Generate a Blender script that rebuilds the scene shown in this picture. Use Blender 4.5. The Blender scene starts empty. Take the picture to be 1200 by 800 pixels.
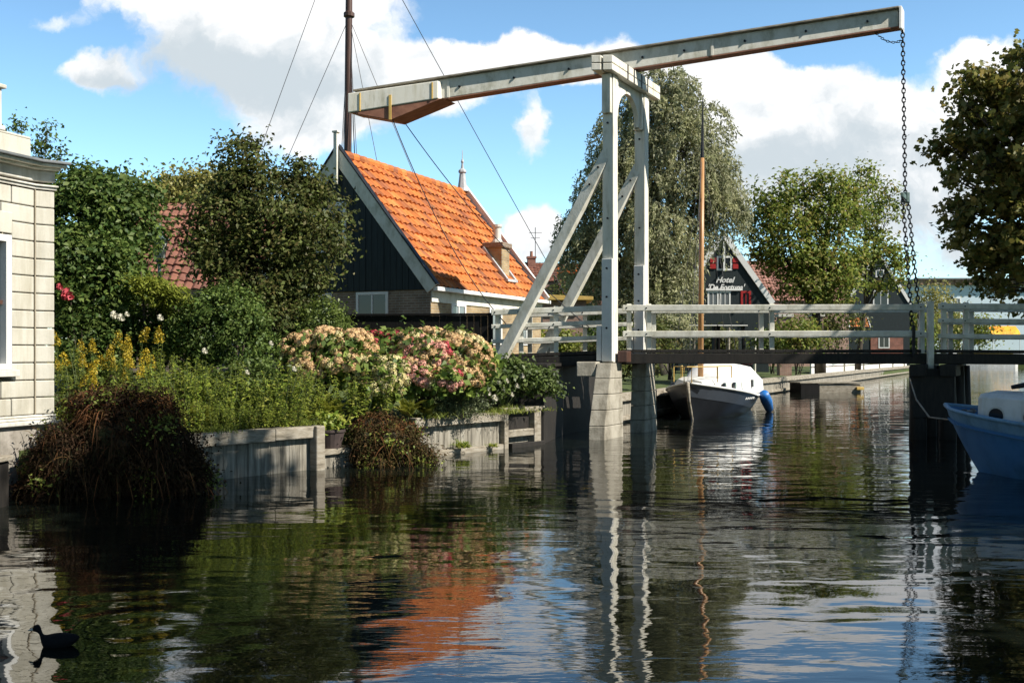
import bpy, bmesh, math, random
import numpy as np
from mathutils import Vector, Matrix

random.seed(7)
SC = bpy.context.scene
COL = SC.collection
R = math.radians
EYE = 1.75

# ------------------------------------------------------------------ helpers
def P(px, py, d):
    """point seen at photo pixel (px, py) when it stands d metres in front of the camera"""
    return Vector(((px - 600) / 1200 * d, d, EYE + (415 - py) / 1200 * d))

def X(px, d): return (px - 600) / 1200 * d
def Z(py, d): return EYE + (415 - py) / 1200 * d

def tag(o, label=None, cat=None, group=None, kind=None):
    if label: o['label'] = label
    if cat: o['category'] = cat
    if group: o['group'] = group
    if kind: o['kind'] = kind
    return o

def empty(name, loc, label=None, cat=None, group=None, rz=0.0):
    o = bpy.data.objects.new(name, None)
    o.empty_display_size = 0.2
    COL.objects.link(o)
    o.location = loc
    o.rotation_euler = (0, 0, rz)
    return tag(o, label, cat, group)

class MB:
    def __init__(self): self.v = []; self.f = []
    def quad(self, a, b, c, d):
        n = len(self.v); self.v += [tuple(a), tuple(b), tuple(c), tuple(d)]; self.f.append((n, n+1, n+2, n+3))
    def tri(self, a, b, c):
        n = len(self.v); self.v += [tuple(a), tuple(b), tuple(c)]; self.f.append((n, n+1, n+2))
    def hexa(self, p):
        n = len(self.v); self.v += [tuple(q) for q in p]
        self.f += [(n, n+3, n+2, n+1), (n+4, n+5, n+6, n+7), (n, n+1, n+5, n+4), (n+1, n+2, n+6, n+5), (n+2, n+3, n+7, n+6), (n+3, n, n+4, n+7)]
    def box(self, x0, x1, y0, y1, z0, z1):
        self.hexa([(x0,y0,z0),(x1,y0,z0),(x1,y1,z0),(x0,y1,z0),(x0,y0,z1),(x1,y0,z1),(x1,y1,z1),(x0,y1,z1)])
    def obox(self, c, ax, ay, az):
        """box about c with half-axes ax, ay, az"""
        c, ax, ay, az = map(Vector, (c, ax, ay, az))
        s = [(-1,-1,-1),(1,-1,-1),(1,1,-1),(-1,1,-1),(-1,-1,1),(1,-1,1),(1,1,1),(-1,1,1)]
        self.hexa([c + ax*i + ay*j + az*k for i, j, k in s])
    def beam(self, p0, p1, w, h, side=None, w1=None, h1=None):
        """bar from p0 to p1; w along side (horizontal), h across"""
        p0, p1 = Vector(p0), Vector(p1); d = (p1 - p0).normalized()
        if side is None:
            side = d.cross(Vector((0, 0, 1)))
            if side.length < 1e-3: side = Vector((1, 0, 0))
        side = Vector(side); side = (side - d * side.dot(d)).normalized()
        up = side.cross(d).normalized()
        w1 = w if w1 is None else w1; h1 = h if h1 is None else h1
        q = []
        for p, ww, hh in ((p0, w, h), (p1, w1, h1)):
            q += [p - side*ww/2 - up*hh/2, p + side*ww/2 - up*hh/2, p + side*ww/2 + up*hh/2, p - side*ww/2 + up*hh/2]
        self.hexa(q)
    def tube(self, pts, rad, n=8, cap=True):
        pts = [Vector(p) for p in pts]
        if not hasattr(rad, '__len__'): rad = [rad] * len(pts)
        b = len(self.v)
        for i, p in enumerate(pts):
            d = (pts[min(i+1, len(pts)-1)] - pts[max(i-1, 0)])
            d = d.normalized() if d.length > 1e-9 else Vector((0,0,1))
            s = d.cross(Vector((0.13, 0.21, 1)) if abs(d.z) < .95 else Vector((1, 0.1, 0))).normalized()
            t = d.cross(s)
            for k in range(n):
                a = 2*math.pi*k/n
                self.v.append(tuple(p + (s*math.cos(a) + t*math.sin(a)) * rad[i]))
        for i in range(len(pts)-1):
            for k in range(n):
                k2 = (k+1) % n
                self.f.append((b+i*n+k, b+i*n+k2, b+(i+1)*n+k2, b+(i+1)*n+k))
        if cap:
            self.f.append(tuple(b+k for k in reversed(range(n))))
            self.f.append(tuple(b+(len(pts)-1)*n+k for k in range(n)))
    def lathe(self, c, prof, n=16):
        c = Vector(c); b = len(self.v)
        for r, z in prof:
            for k in range(n):
                a = 2*math.pi*k/n
                self.v.append((c.x + r*math.cos(a), c.y + r*math.sin(a), c.z + z))
        for i in range(len(prof)-1):
            for k in range(n):
                k2 = (k+1) % n
                self.f.append((b+i*n+k, b+i*n+k2, b+(i+1)*n+k2, b+(i+1)*n+k))
        self.f.append(tuple(b+k for k in reversed(range(n))))
        self.f.append(tuple(b+(len(prof)-1)*n+k for k in range(n)))
    def prism(self, poly, vec):
        """polygon (list of 3-D points) extruded by vec"""
        poly = [Vector(p) for p in poly]; vec = Vector(vec); n = len(poly); b = len(self.v)
        self.v += [tuple(p) for p in poly] + [tuple(p + vec) for p in poly]
        self.f.append(tuple(b+i for i in reversed(range(n)))); self.f.append(tuple(b+n+i for i in range(n)))
        for i in range(n):
            j = (i+1) % n
            self.f.append((b+i, b+j, b+n+j, b+n+i))
    def grid(self, rows, closed=False):
        b = len(self.v); m = len(rows[0])
        for r in rows: self.v += [tuple(p) for p in r]
        for i in range(len(rows)-1):
            for k in range(m-1 if not closed else m):
                k2 = (k+1) % m
                self.f.append((b+i*m+k, b+i*m+k2, b+(i+1)*m+k2, b+(i+1)*m+k))
    def build(self, name, mat, parent=None, smooth=False, bevel=0, fix=True):
        me = bpy.data.meshes.new(name)
        me.from_pydata(self.v, [], self.f); me.validate()
        if fix:
            bm = bmesh.new(); bm.from_mesh(me)
            bmesh.ops.recalc_face_normals(bm, faces=bm.faces); bm.to_mesh(me); bm.free()
        if smooth: me.polygons.foreach_set('use_smooth', [True]*len(me.polygons))
        return link(name, me, mat, parent, bevel)

def link(name, me, mat, parent=None, bevel=0):
    o = bpy.data.objects.new(name, me); COL.objects.link(o)
    if mat is not None and not me.materials: me.materials.append(mat)
    if parent is not None: o.parent = parent
    if bevel:
        m = o.modifiers.new('edge', 'BEVEL'); m.width = bevel; m.segments = 2; m.limit_method = 'ANGLE'; m.angle_limit = R(40)
    return o

def copy_tree(o, parent=None):
    c = o.copy(); COL.objects.link(c)
    if parent is not None: c.parent = parent
    for ch in list(o.children): copy_tree(ch, c)
    return c

def raw_mesh(name, verts, nper):
    """verts (N*nper,3): N separate faces of nper corners"""
    verts = np.asarray(verts, dtype=np.float32); nv = len(verts); nf = nv // nper
    me = bpy.data.meshes.new(name)
    me.vertices.add(nv); me.vertices.foreach_set('co', verts.ravel())
    me.loops.add(nv); me.loops.foreach_set('vertex_index', np.arange(nv, dtype=np.int32))
    me.polygons.add(nf); me.polygons.foreach_set('loop_start', np.arange(0, nv, nper, dtype=np.int32))
    me.update(calc_edges=True)
    return me

# ------------------------------------------------------------------ materials
def new_mat(name):
    m = bpy.data.materials.new(name); m.use_nodes = True
    nt = m.node_tree; b = nt.nodes['Principled BSDF']
    return m, nt, b

def N(nt, t, **kw):
    n = nt.nodes.new(t)
    for k, v in kw.items(): setattr(n, k, v)
    return n

def ramp(nt, stops):
    n = N(nt, 'ShaderNodeValToRGB'); e = n.color_ramp.elements
    while len(e) < len(stops): e.new(0.5)
    for i, (p, c) in enumerate(stops):
        e[i].position = p; e[i].color = (*c, 1)
    return n

def surf(name, c1, c2=None, scale=3.0, rough=0.6, bump=0.15, bscale=None, stretch=(1,1,1), metallic=0.0, spec=0.4, c3=None, detail=8, dist=0.01):
    """weathered surface: two or three tones of noise with matching bump"""
    m, nt, b = new_mat(name); L = nt.links
    tc = N(nt, 'ShaderNodeTexCoord'); mp = N(nt, 'ShaderNodeMapping'); mp.inputs['Scale'].default_value = stretch
    L.new(tc.outputs['Object'], mp.inputs['Vector'])
    nz = N(nt, 'ShaderNodeTexNoise'); nz.inputs['Scale'].default_value = scale; nz.inputs['Detail'].default_value = detail; nz.inputs['Roughness'].default_value = .62
    L.new(mp.outputs[0], nz.inputs['Vector'])
    c2 = c2 or tuple(x*.7 for x in c1)
    st = [(0.32, c2), (0.62, c1)] if c3 is None else [(0.28, c2), (0.48, c1), (0.72, c3)]
    rp = ramp(nt, st); L.new(nz.outputs['Fac'], rp.inputs[0]); L.new(rp.outputs[0], b.inputs['Base Color'])
    b.inputs['Roughness'].default_value = rough; b.inputs['Metallic'].default_value = metallic
    b.inputs['Specular IOR Level'].default_value = spec
    if bump:
        nb = N(nt, 'ShaderNodeTexNoise'); nb.inputs['Scale'].default_value = bscale or scale*6; nb.inputs['Detail'].default_value = 6
        L.new(mp.outputs[0], nb.inputs['Vector'])
        bp = N(nt, 'ShaderNodeBump'); bp.inputs['Strength'].default_value = bump; bp.inputs['Distance'].default_value = dist
        L.new(nb.outputs['Fac'], bp.inputs['Height']); L.new(bp.outputs[0], b.inputs['Normal'])
    return m

def leaf_mat(name, cols, rough=0.5, trans=0.35, spec=0.35):
    """foliage: every leaf takes its own tone (random per leaf), partly translucent"""
    m, nt, b = new_mat(name); L = nt.links
    if spec > .12 and "petals" not in name and "floret" not in name:
        cols = [tuple(min(x*1.35, .42) for x in c) for c in cols]; trans = min(trans+.06, .5)
    g = N(nt, 'ShaderNodeNewGeometry')
    st = [(i/(len(cols)-1) if len(cols) > 1 else 0, c) for i, c in enumerate(cols)]
    rp = ramp(nt, st); L.new(g.outputs['Random Per Island'], rp.inputs[0])
    tc = N(nt, 'ShaderNodeTexCoord'); nz = N(nt, 'ShaderNodeTexNoise'); nz.inputs['Scale'].default_value = 1.1; nz.inputs['Detail'].default_value = 3
    L.new(tc.outputs['Object'], nz.inputs['Vector'])
    r2 = ramp(nt, [(0.35, (.72, .72, .72)), (0.65, (1.2, 1.15, 1.0))]); L.new(nz.outputs['Fac'], r2.inputs[0])
    mx = N(nt, 'ShaderNodeMix', data_type='RGBA', blend_type='MULTIPLY'); mx.inputs[0].default_value = 1
    L.new(rp.outputs[0], mx.inputs[6]); L.new(r2.outputs[0], mx.inputs[7])
    L.new(mx.outputs[2], b.inputs['Base Color']); b.inputs['Roughness'].default_value = rough
    b.inputs['Specular IOR Level'].default_value = spec
    t = N(nt, 'ShaderNodeBsdfTranslucent'); L.new(mx.outputs[2], t.inputs['Color'])
    ms = N(nt, 'ShaderNodeMixShader'); ms.inputs[0].default_value = trans
    L.new(b.outputs[0], ms.inputs[1]); L.new(t.outputs[0], ms.inputs[2])
    L.new(ms.outputs[0], nt.nodes['Material Output'].inputs[0])
    return m

def brick_mat(name, c1, c2, mortar, scale=1.0, bw=.21, bh=.062):
    m, nt, b = new_mat(name); L = nt.links
    tc = N(nt, 'ShaderNodeTexCoord'); sp = N(nt, 'ShaderNodeSeparateXYZ'); L.new(tc.outputs['Object'], sp.inputs[0])
    ad = N(nt, 'ShaderNodeMath', operation='ADD'); L.new(sp.outputs[0], ad.inputs[0]); L.new(sp.outputs[1], ad.inputs[1])
    cb = N(nt, 'ShaderNodeCombineXYZ'); L.new(ad.outputs[0], cb.inputs[0]); L.new(sp.outputs[2], cb.inputs[1])
    bt = N(nt, 'ShaderNodeTexBrick'); L.new(cb.outputs[0], bt.inputs['Vector'])
    bt.inputs['Color1'].default_value = (*c1, 1); bt.inputs['Color2'].default_value = (*c2, 1); bt.inputs['Mortar'].default_value = (*mortar, 1)
    bt.inputs['Scale'].default_value = scale; bt.inputs['Brick Width'].default_value = bw; bt.inputs['Row Height'].default_value = bh; bt.inputs['Mortar Size'].default_value = .008
    nz = N(nt, 'ShaderNodeTexNoise'); nz.inputs['Scale'].default_value = 2.5; nz.inputs['Detail'].default_value = 8; L.new(tc.outputs['Object'], nz.inputs['Vector'])
    r2 = ramp(nt, [(0.3, (.62, .62, .6)), (0.65, (1.1, 1.08, 1.05))]); L.new(nz.outputs['Fac'], r2.inputs[0])
    mx = N(nt, 'ShaderNodeMix', data_type='RGBA', blend_type='MULTIPLY'); mx.inputs[0].default_value = 1
    L.new(bt.outputs[0], mx.inputs[6]); L.new(r2.outputs[0], mx.inputs[7]); L.new(mx.outputs[2], b.inputs['Base Color'])
    bp = N(nt, 'ShaderNodeBump'); bp.inputs['Strength'].default_value = .5; bp.inputs['Distance'].default_value = .006
    iv = N(nt, 'ShaderNodeMath', operation='SUBTRACT'); iv.inputs[0].default_value = 1; L.new(bt.outputs['Fac'], iv.inputs[1])
    L.new(iv.outputs[0], bp.inputs['Height']); L.new(bp.outputs[0], b.inputs['Normal'])
    b.inputs['Roughness'].default_value = .85
    return m

def tile_mat(name, cols, tw, th):
    """roof tiles: each tile its own fired tone, lichen and soot in patches"""
    m, nt, b = new_mat(name); L = nt.links
    tc = N(nt, 'ShaderNodeTexCoord'); mp = N(nt, 'ShaderNodeMapping'); mp.inputs['Scale'].default_value = (1/tw, 1/th, 0)
    L.new(tc.outputs['Object'], mp.inputs['Vector'])
    fl = N(nt, 'ShaderNodeVectorMath', operation='FLOOR'); L.new(mp.outputs[0], fl.inputs[0])
    wn = N(nt, 'ShaderNodeTexWhiteNoise', noise_dimensions='3D'); L.new(fl.outputs[0], wn.inputs['Vector'])
    rp = ramp(nt, [(i/(len(cols)-1), c) for i, c in enumerate(cols)]); L.new(wn.outputs['Value'], rp.inputs[0])
    nz = N(nt, 'ShaderNodeTexNoise'); nz.inputs['Scale'].default_value = 1.3; nz.inputs['Detail'].default_value = 10; nz.inputs['Roughness'].default_value = .7
    L.new(tc.outputs['Object'], nz.inputs['Vector'])
    r2 = ramp(nt, [(0.28, (.4, .4, .38)), (0.46, (.86, .86, .84)), (0.6, (1, 1, 1)), (0.76, (1.08, 1.2, 1.3))]); L.new(nz.outputs['Fac'], r2.inputs[0])
    mx = N(nt, 'ShaderNodeMix', data_type='RGBA', blend_type='MULTIPLY'); mx.inputs[0].default_value = 1
    L.new(rp.outputs[0], mx.inputs[6]); L.new(r2.outputs[0], mx.inputs[7])
    nl = N(nt, 'ShaderNodeTexNoise'); nl.inputs['Scale'].default_value = 4.5; nl.inputs['Detail'].default_value = 10; nl.inputs['Roughness'].default_value = .75; L.new(tc.outputs['Object'], nl.inputs['Vector'])
    r3 = ramp(nt, [(0.56, (0, 0, 0)), (0.68, (.75, .75, .75))]); L.new(nl.outputs['Fac'], r3.inputs[0])
    m3 = N(nt, 'ShaderNodeMix', data_type='RGBA'); L.new(r3.outputs[0], m3.inputs[0]); L.new(mx.outputs[2], m3.inputs[6]); m3.inputs[7].default_value = (.17, .13, .075, 1)
    L.new(m3.outputs[2], b.inputs['Base Color'])
    nb = N(nt, 'ShaderNodeTexNoise'); nb.inputs['Scale'].default_value = 40; L.new(tc.outputs['Object'], nb.inputs['Vector'])
    bp = N(nt, 'ShaderNodeBump'); bp.inputs['Strength'].default_value = .2; bp.inputs['Distance'].default_value = .01
    L.new(nb.outputs['Fac'], bp.inputs['Height']); L.new(bp.outputs[0], b.inputs['Normal'])
    b.inputs['Roughness'].default_value = .75; b.inputs['Specular IOR Level'].default_value = .25
    return m

def glass_mat(name, tint=(.02, .025, .03)):
    m, nt, b = new_mat(name)
    b.inputs['Base Color'].default_value = (*tint, 1); b.inputs['Roughness'].default_value = .06; b.inputs['Specular IOR Level'].default_value = .7
    nz = N(nt, 'ShaderNodeTexNoise'); nz.inputs['Scale'].default_value = 1.5
    bp = N(nt, 'ShaderNodeBump'); bp.inputs['Strength'].default_value = .03; nt.links.new(nz.outputs['Fac'], bp.inputs['Height']); nt.links.new(bp.outputs[0], b.inputs['Normal'])
    return m

M = {}
M['white'] = surf('white_paint', (.76, .73, .64), (.5, .48, .38), scale=2.2, rough=.55, stretch=(3, 3, .8), bump=.15, c3=(.78, .75, .65))
M['white_old'] = surf('weathered_white_paint', (.7, .685, .6), (.44, .43, .34), scale=2.6, rough=.7, bump=.25, c3=(.77, .755, .68), stretch=(1.5, 1.5, 1))
M['white_clean'] = surf('clean_white', (.8, .79, .76), (.7, .69, .66), scale=2, rough=.45, bump=.05)
M['cream'] = surf('cream_plaster', (.51, .485, .415), (.4, .38, .32), scale=1.3, rough=.75, bump=.2, bscale=30, c3=(.56, .535, .46))
M['cream_joint'] = surf('cream_joint', (.36, .31, .23), (.26, .22, .16), scale=4, rough=.8)
M['trim'] = surf('pale_stone_trim', (.66, .64, .58), (.5, .48, .43), scale=3, rough=.6, bump=.1)
M['plinth'] = surf('plinth_stone', (.33, .3, .26), (.19, .17, .14), scale=5, rough=.8, bump=.3, c3=(.4, .37, .32))
M['lead'] = surf('lead_sheet', (.18, .19, .2), (.1, .11, .11), scale=4, rough=.5, bump=.1)
M['lead_pale'] = surf('pale_lead', (.5, .51, .52), (.35, .36, .37), scale=5, rough=.5)
M['tarred'] = surf('tarred_boards', (.012, .011, .011), (.006, .006, .006), scale=6, rough=.7, bump=.3, stretch=(4, 4, .6), spec=.15)
M['boards'] = surf('dark_painted_boards', (.022, .032, .034), (.013, .019, .02), scale=3, rough=.6, bump=.2, stretch=(5, 5, .5), spec=.25)
M['oldwood'] = surf('grey_weathered_wood', (.27, .235, .18), (.1, .085, .06), scale=4, rough=.85, bump=.4, stretch=(1, 1, 4), c3=(.4, .37, .31), dist=.02)
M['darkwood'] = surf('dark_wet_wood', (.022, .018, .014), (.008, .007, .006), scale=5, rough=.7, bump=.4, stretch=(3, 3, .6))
M['pile'] = surf('sheet_pile_wood', (.22, .2, .16), (.04, .035, .028), scale=2.2, rough=.85, bump=.5, stretch=(7, 7, .55), c3=(.42, .39, .33), dist=.02)
M['stone'] = surf('pier_stone', (.36, .33, .27), (.2, .18, .14), scale=4, rough=.85, bump=.4, c3=(.44, .41, .34), dist=.015)
M['counter'] = surf('rust_brown_timber', (.33, .15, .09), (.2, .085, .055), scale=4, rough=.7, bump=.3, stretch=(1, 6, 1))
M['iron'] = surf('black_iron', (.03, .032, .036), (.016, .016, .018), scale=8, rough=.5, metallic=.6)
M['verdigris'] = surf('green_painted_iron', (.1, .16, .15), (.05, .08, .08), scale=8, rough=.5)
M['brick_y'] = brick_mat('yellow_brick', (.42, .31, .16), (.3, .2, .1), (.36, .32, .25))
M['brick_g'] = brick_mat('grey_brown_brick', (.28, .2, .14), (.2, .14, .1), (.33, .3, .26))
M['brick_r'] = brick_mat('red_brick', (.32, .1, .06), (.22, .07, .045), (.3, .26, .22))
M['brick_p'] = brick_mat('pink_brick', (.36, .22, .17), (.3, .17, .13), (.35, .3, .27))
M['tile_orange'] = tile_mat('orange_pantiles', [(.4, .115, .03), (.58, .185, .045), (.66, .25, .075), (.26, .085, .04), (.6, .19, .045), (.48, .15, .04), (.34, .12, .06)], .235, .3)
M['tile_brown'] = tile_mat('brown_pantiles', [(.2, .085, .06), (.26, .11, .075), (.17, .075, .06), (.3, .14, .09)], .235, .3)
M['tile_pink'] = tile_mat('pink_pantiles', [(.34, .17, .13), (.28, .14, .11), (.38, .2, .16)], .3, .35)
M['glass'] = glass_mat('dark_window_glass')
M['glass_pale'] = glass_mat('curtained_glass', (.16, .18, .19))
M['lamp_glass'] = glass_mat('lamp_glass_pale', (.45, .46, .4))
M['curtain'] = surf('net_curtain', (.3, .3, .29), (.2, .2, .2), scale=5, stretch=(6, 6, .4))
M['bark'] = surf('bark', (.09, .07, .05), (.04, .03, .022), scale=5, rough=.9, bump=.6, stretch=(3, 3, .6), dist=.03)
M['bark_grey'] = surf('grey_bark', (.14, .12, .1), (.06, .05, .042), scale=5, rough=.9, bump=.6, stretch=(3, 3, .6), dist=.03)
M['stem'] = surf('green_stem', (.08, .11, .03), (.05, .06, .02), scale=10, rough=.7)
M['varnish'] = surf('varnished_spar', (.5, .28, .12), (.36, .18, .07), scale=4, rough=.35, stretch=(5, 5, .4), bump=.05)
M['mast_brown'] = surf('dark_brown_spar', (.09, .045, .032), (.055, .028, .02), scale=4, rough=.45, stretch=(5, 5, .4))
M['rope'] = surf('tarred_rope', (.03, .035, .045), (.02, .02, .025), scale=30, rough=.8)
M['wire'] = surf('grey_wire', (.06, .06, .065), (.04, .04, .045), scale=30, rough=.5)
M['hull_black'] = surf('black_hull', (.012, .014, .018), (.008, .009, .012), scale=3, rough=.3, bump=.05, spec=.5)
M['hull_grey'] = surf('slate_hull', (.05, .06, .075), (.04, .047, .06), scale=3, rough=.35, bump=.05)
M['hull_blue'] = surf('blue_hull', (.07, .21, .44), (.045, .14, .32), scale=3, rough=.4, bump=.08, c3=(.09, .24, .47))
M['deck_blue'] = surf('pale_blue_deck', (.2, .36, .52), (.14, .28, .43), scale=5, rough=.6)
M['gel_white'] = surf('boat_white', (.75, .75, .72), (.6, .6, .57), scale=4, rough=.4, bump=.05)
M['canvas'] = surf('white_canvas', (.8, .8, .77), (.62, .62, .6), scale=6, rough=.8, bump=.3)
M['fender'] = surf('blue_fender', (.02, .16, .5), (.015, .11, .36), scale=6, rough=.45)
M['red'] = surf('red_paint', (.42, .02, .02), (.3, .012, .012), scale=5, rough=.5)
M['yellow'] = surf('yellow_canvas', (.85, .45, .02), (.75, .2, .02), scale=.9, rough=.7)
M['ochre'] = surf('ochre_fascia', (.62, .42, .12), (.45, .3, .08), scale=4)
M['palewall'] = surf('pale_blue_render', (.6, .71, .78), (.55, .66, .73), scale=.4, rough=.8, bump=.05)
M['cornice'] = surf('brown_cornice', (.34, .22, .14), (.24, .15, .1), scale=1.5)
M['soil'] = surf('garden_soil', (.05, .04, .025), (.03, .024, .015), scale=3, rough=.95, bump=.6, c3=(.05, .06, .02), dist=.05)
M['grass'] = surf('turf', (.06, .085, .02), (.04, .06, .015), scale=1.5, rough=.95, bump=.6, c3=(.08, .09, .03), dist=.05)
M['road'] = surf('road_bricks', (.16, .12, .1), (.1, .08, .07), scale=6, rough=.9, bump=.3)
M['terracotta'] = surf('dark_clay_pot', (.07, .05, .045), (.04, .03, .028), scale=5, rough=.8)
M['duck'] = surf('black_plumage', (.009, .009, .01), (.005, .005, .006), scale=20, rough=.8, bump=.3, spec=.12)
M['bill'] = surf('pale_bill', (.5, .45, .38), (.4, .36, .3), scale=10)
def stain(m, stretch=(5, 5, .45), lo=.62, scale=1.0):
    """rain streaks and grime with a shape of their own, laid over the paint"""
    nt = m.node_tree; b = nt.nodes['Principled BSDF']; L = nt.links; src = b.inputs['Base Color'].links[0].from_socket
    tc = N(nt, 'ShaderNodeTexCoord'); mp = N(nt, 'ShaderNodeMapping'); mp.inputs['Scale'].default_value = stretch; L.new(tc.outputs['Object'], mp.inputs['Vector'])
    nz = N(nt, 'ShaderNodeTexNoise'); nz.inputs['Scale'].default_value = scale; nz.inputs['Detail'].default_value = 9; nz.inputs['Roughness'].default_value = .68; L.new(mp.outputs[0], nz.inputs['Vector'])
    rp = ramp(nt, [(.3, (lo, lo*.97, lo*.88)), (.52, (1, 1, 1))]); L.new(nz.outputs['Fac'], rp.inputs[0])
    mx = N(nt, 'ShaderNodeMix', data_type='RGBA', blend_type='MULTIPLY'); mx.inputs[0].default_value = 1; L.new(src, mx.inputs[6]); L.new(rp.outputs[0], mx.inputs[7]); L.new(mx.outputs[2], b.inputs['Base Color'])
for k_, st_, lo_, sc_ in (('cream', (4, 4, .5), .72, 1), ('trim', (5, 5, .6), .66, 1), ('plinth', (3, 3, .8), .5, 1), ('white_old', (2.5, 2.5, 1.2), .74, 1.6), ('white', (6, 6, .5), .8, 1.2), ('stone', (3, 3, .7), .5, 1), ('hull_blue', (1.5, 1.5, .5), .7, 1.5), ('gel_white', (4, 4, .5), .8, 1.2), ('deck_blue', (3, 3, .8), .7, 1.5)): stain(M[k_], st_, lo_, sc_)
# foliage
M['lf_holly'] = leaf_mat('dark_glossy_leaves', [(.028, .06, .015), (.065, .11, .026), (.115, .155, .04), (.04, .078, .02)], rough=.5, trans=.25, spec=.25)
M['lf_dark'] = leaf_mat('dark_leaves', [(.035, .048, .014), (.072, .092, .024), (.11, .14, .042), (.115, .1, .04), (.05, .075, .022)], rough=.5, trans=.28, spec=.22)
M['lf_box'] = leaf_mat('hedge_leaves', [(.04, .075, .018), (.08, .125, .03), (.13, .175, .045)], rough=.5, trans=.22, spec=.22)
M['lf_box_light'] = leaf_mat('bright_hedge_leaves', [(.05, .085, .016), (.1, .14, .03), (.13, .17, .04)], rough=.5, trans=.28)
M['lf_conifer'] = leaf_mat('golden_conifer_sprays', [(.09, .12, .015), (.16, .19, .03), (.2, .22, .04)], trans=.25)
M['lf_yellow'] = leaf_mat('yellowish_leaves', [(.15, .16, .04), (.24, .23, .07), (.28, .26, .1)], trans=.3)
M['lf_willow'] = leaf_mat('grey_green_leaves', [(.17, .19, .1), (.27, .285, .165), (.34, .35, .225), (.19, .21, .11)], rough=.6, trans=.35, spec=.2)
M['lf_maple'] = leaf_mat('mid_green_leaves', [(.08, .125, .025), (.15, .2, .04), (.2, .235, .055), (.22, .17, .06)], trans=.42, spec=.2)
M['lf_chestnut'] = leaf_mat('olive_leaves', [(.06, .075, .018), (.11, .12, .03), (.18, .16, .045), (.24, .19, .07)], rough=.5, trans=.35, spec=.25)
M['lf_herb'] = leaf_mat('herb_leaves', [(.1, .16, .025), (.19, .27, .042), (.27, .34, .055), (.34, .36, .08)], trans=.35)
M['lf_gold'] = leaf_mat('goldenrod_leaves', [(.09, .135, .022), (.17, .215, .038), (.24, .265, .055)], trans=.35)
M['fl_gold'] = leaf_mat('golden_florets', [(.42, .3, .02), (.56, .42, .04), (.36, .3, .03)], trans=.2)
M['lf_hyd'] = leaf_mat('hydrangea_leaves', [(.06, .11, .022), (.12, .18, .04), (.18, .235, .055)], trans=.3)
M['lf_fern'] = leaf_mat('fern_fronds', [(.16, .2, .025), (.27, .28, .045), (.36, .32, .07)], trans=.35)
M['lf_lav'] = leaf_mat('grey_green_herb', [(.075, .1, .05), (.12, .15, .075), (.16, .19, .09)], trans=.25)
M['lf_grass'] = leaf_mat('grass_blades', [(.09, .13, .02), (.16, .2, .035), (.22, .24, .06)], trans=.35)
M['lf_rose'] = leaf_mat('climber_leaves', [(.045, .075, .02), (.08, .12, .03), (.13, .17, .06)], trans=.3)
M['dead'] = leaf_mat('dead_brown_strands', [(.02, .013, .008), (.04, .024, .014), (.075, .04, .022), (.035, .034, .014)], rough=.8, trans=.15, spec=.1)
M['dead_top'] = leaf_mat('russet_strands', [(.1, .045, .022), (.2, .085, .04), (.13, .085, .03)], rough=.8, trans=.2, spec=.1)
M['weed'] = leaf_mat('brown_weed', [(.035, .026, .012), (.07, .045, .02), (.05, .055, .018), (.12, .06, .03)], rough=.8, trans=.2, spec=.1)
def petals(name, a, b, c): return leaf_mat(name, [a, b, c], rough=.6, trans=.25, spec=.2)
M['p_peach'] = petals('peach_petals', (.72, .45, .26), (.8, .6, .38), (.74, .52, .24))
M['p_cream'] = petals('cream_petals', (.78, .68, .36), (.82, .72, .48), (.66, .62, .24))
M['p_pink'] = petals('pink_petals', (.78, .33, .28), (.82, .5, .42), (.76, .4, .36))
M['p_rose'] = petals('rose_red_petals', (.55, .07, .1), (.62, .12, .16), (.5, .09, .09))
M['p_mag'] = petals('magenta_petals', (.7, .16, .3), (.74, .26, .4), (.66, .16, .24))
M['p_white'] = petals('white_petals', (.75, .73, .66), (.8, .78, .72), (.7, .68, .55))

# ------------------------------------------------------------------ foliage
def unit(rng, n):
    v = rng.normal(size=(n, 3)); return v / np.linalg.norm(v, axis=1, keepdims=True)

def leaf_quads(c, nrm, size, rng, aspect=.5, tang=None):
    n = len(c); s = np.asarray(size) * np.ones(n)
    nrm = nrm / np.linalg.norm(nrm, axis=1, keepdims=True)
    t = unit(rng, n) if tang is None else tang + 0.25*unit(rng, n)
    t = t - nrm * np.sum(t*nrm, axis=1, keepdims=True); t /= np.linalg.norm(t, axis=1, keepdims=True) + 1e-9
    b = np.cross(nrm, t)
    L = (t.T * s).T; W = (b.T * s * aspect).T; U = (nrm.T * s * .16).T
    return np.stack([c - L*.5, c - L*.02 + W*.5 + U, c + L*.5 - U*.6, c - L*.02 - W*.5 + U], axis=1).reshape(-1, 3)

def leaf_lobes(c, nrm, size, rng):
    """broad lobed leaves: eight-cornered, slightly folded"""
    n = len(c); s = np.asarray(size)*np.ones(n); nrm = nrm/np.linalg.norm(nrm, axis=1, keepdims=True)
    t = unit(rng, n); t = t - nrm*np.sum(t*nrm, axis=1, keepdims=True); t /= np.linalg.norm(t, axis=1, keepdims=True)+1e-9
    b = np.cross(nrm, t); pts = []
    for x, y, z in ((-.5,0,0),(-.18,.42,.1),(.0,.2,.03),(.2,.46,.05),(.5,0,-.14),(.2,-.46,.05),(.0,-.2,.03),(-.18,-.42,.1)):
        pts.append(c + (t.T*s*x).T + (b.T*s*y).T + (nrm.T*s*z).T)
    return np.stack(pts, axis=1).reshape(-1, 3)

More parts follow.
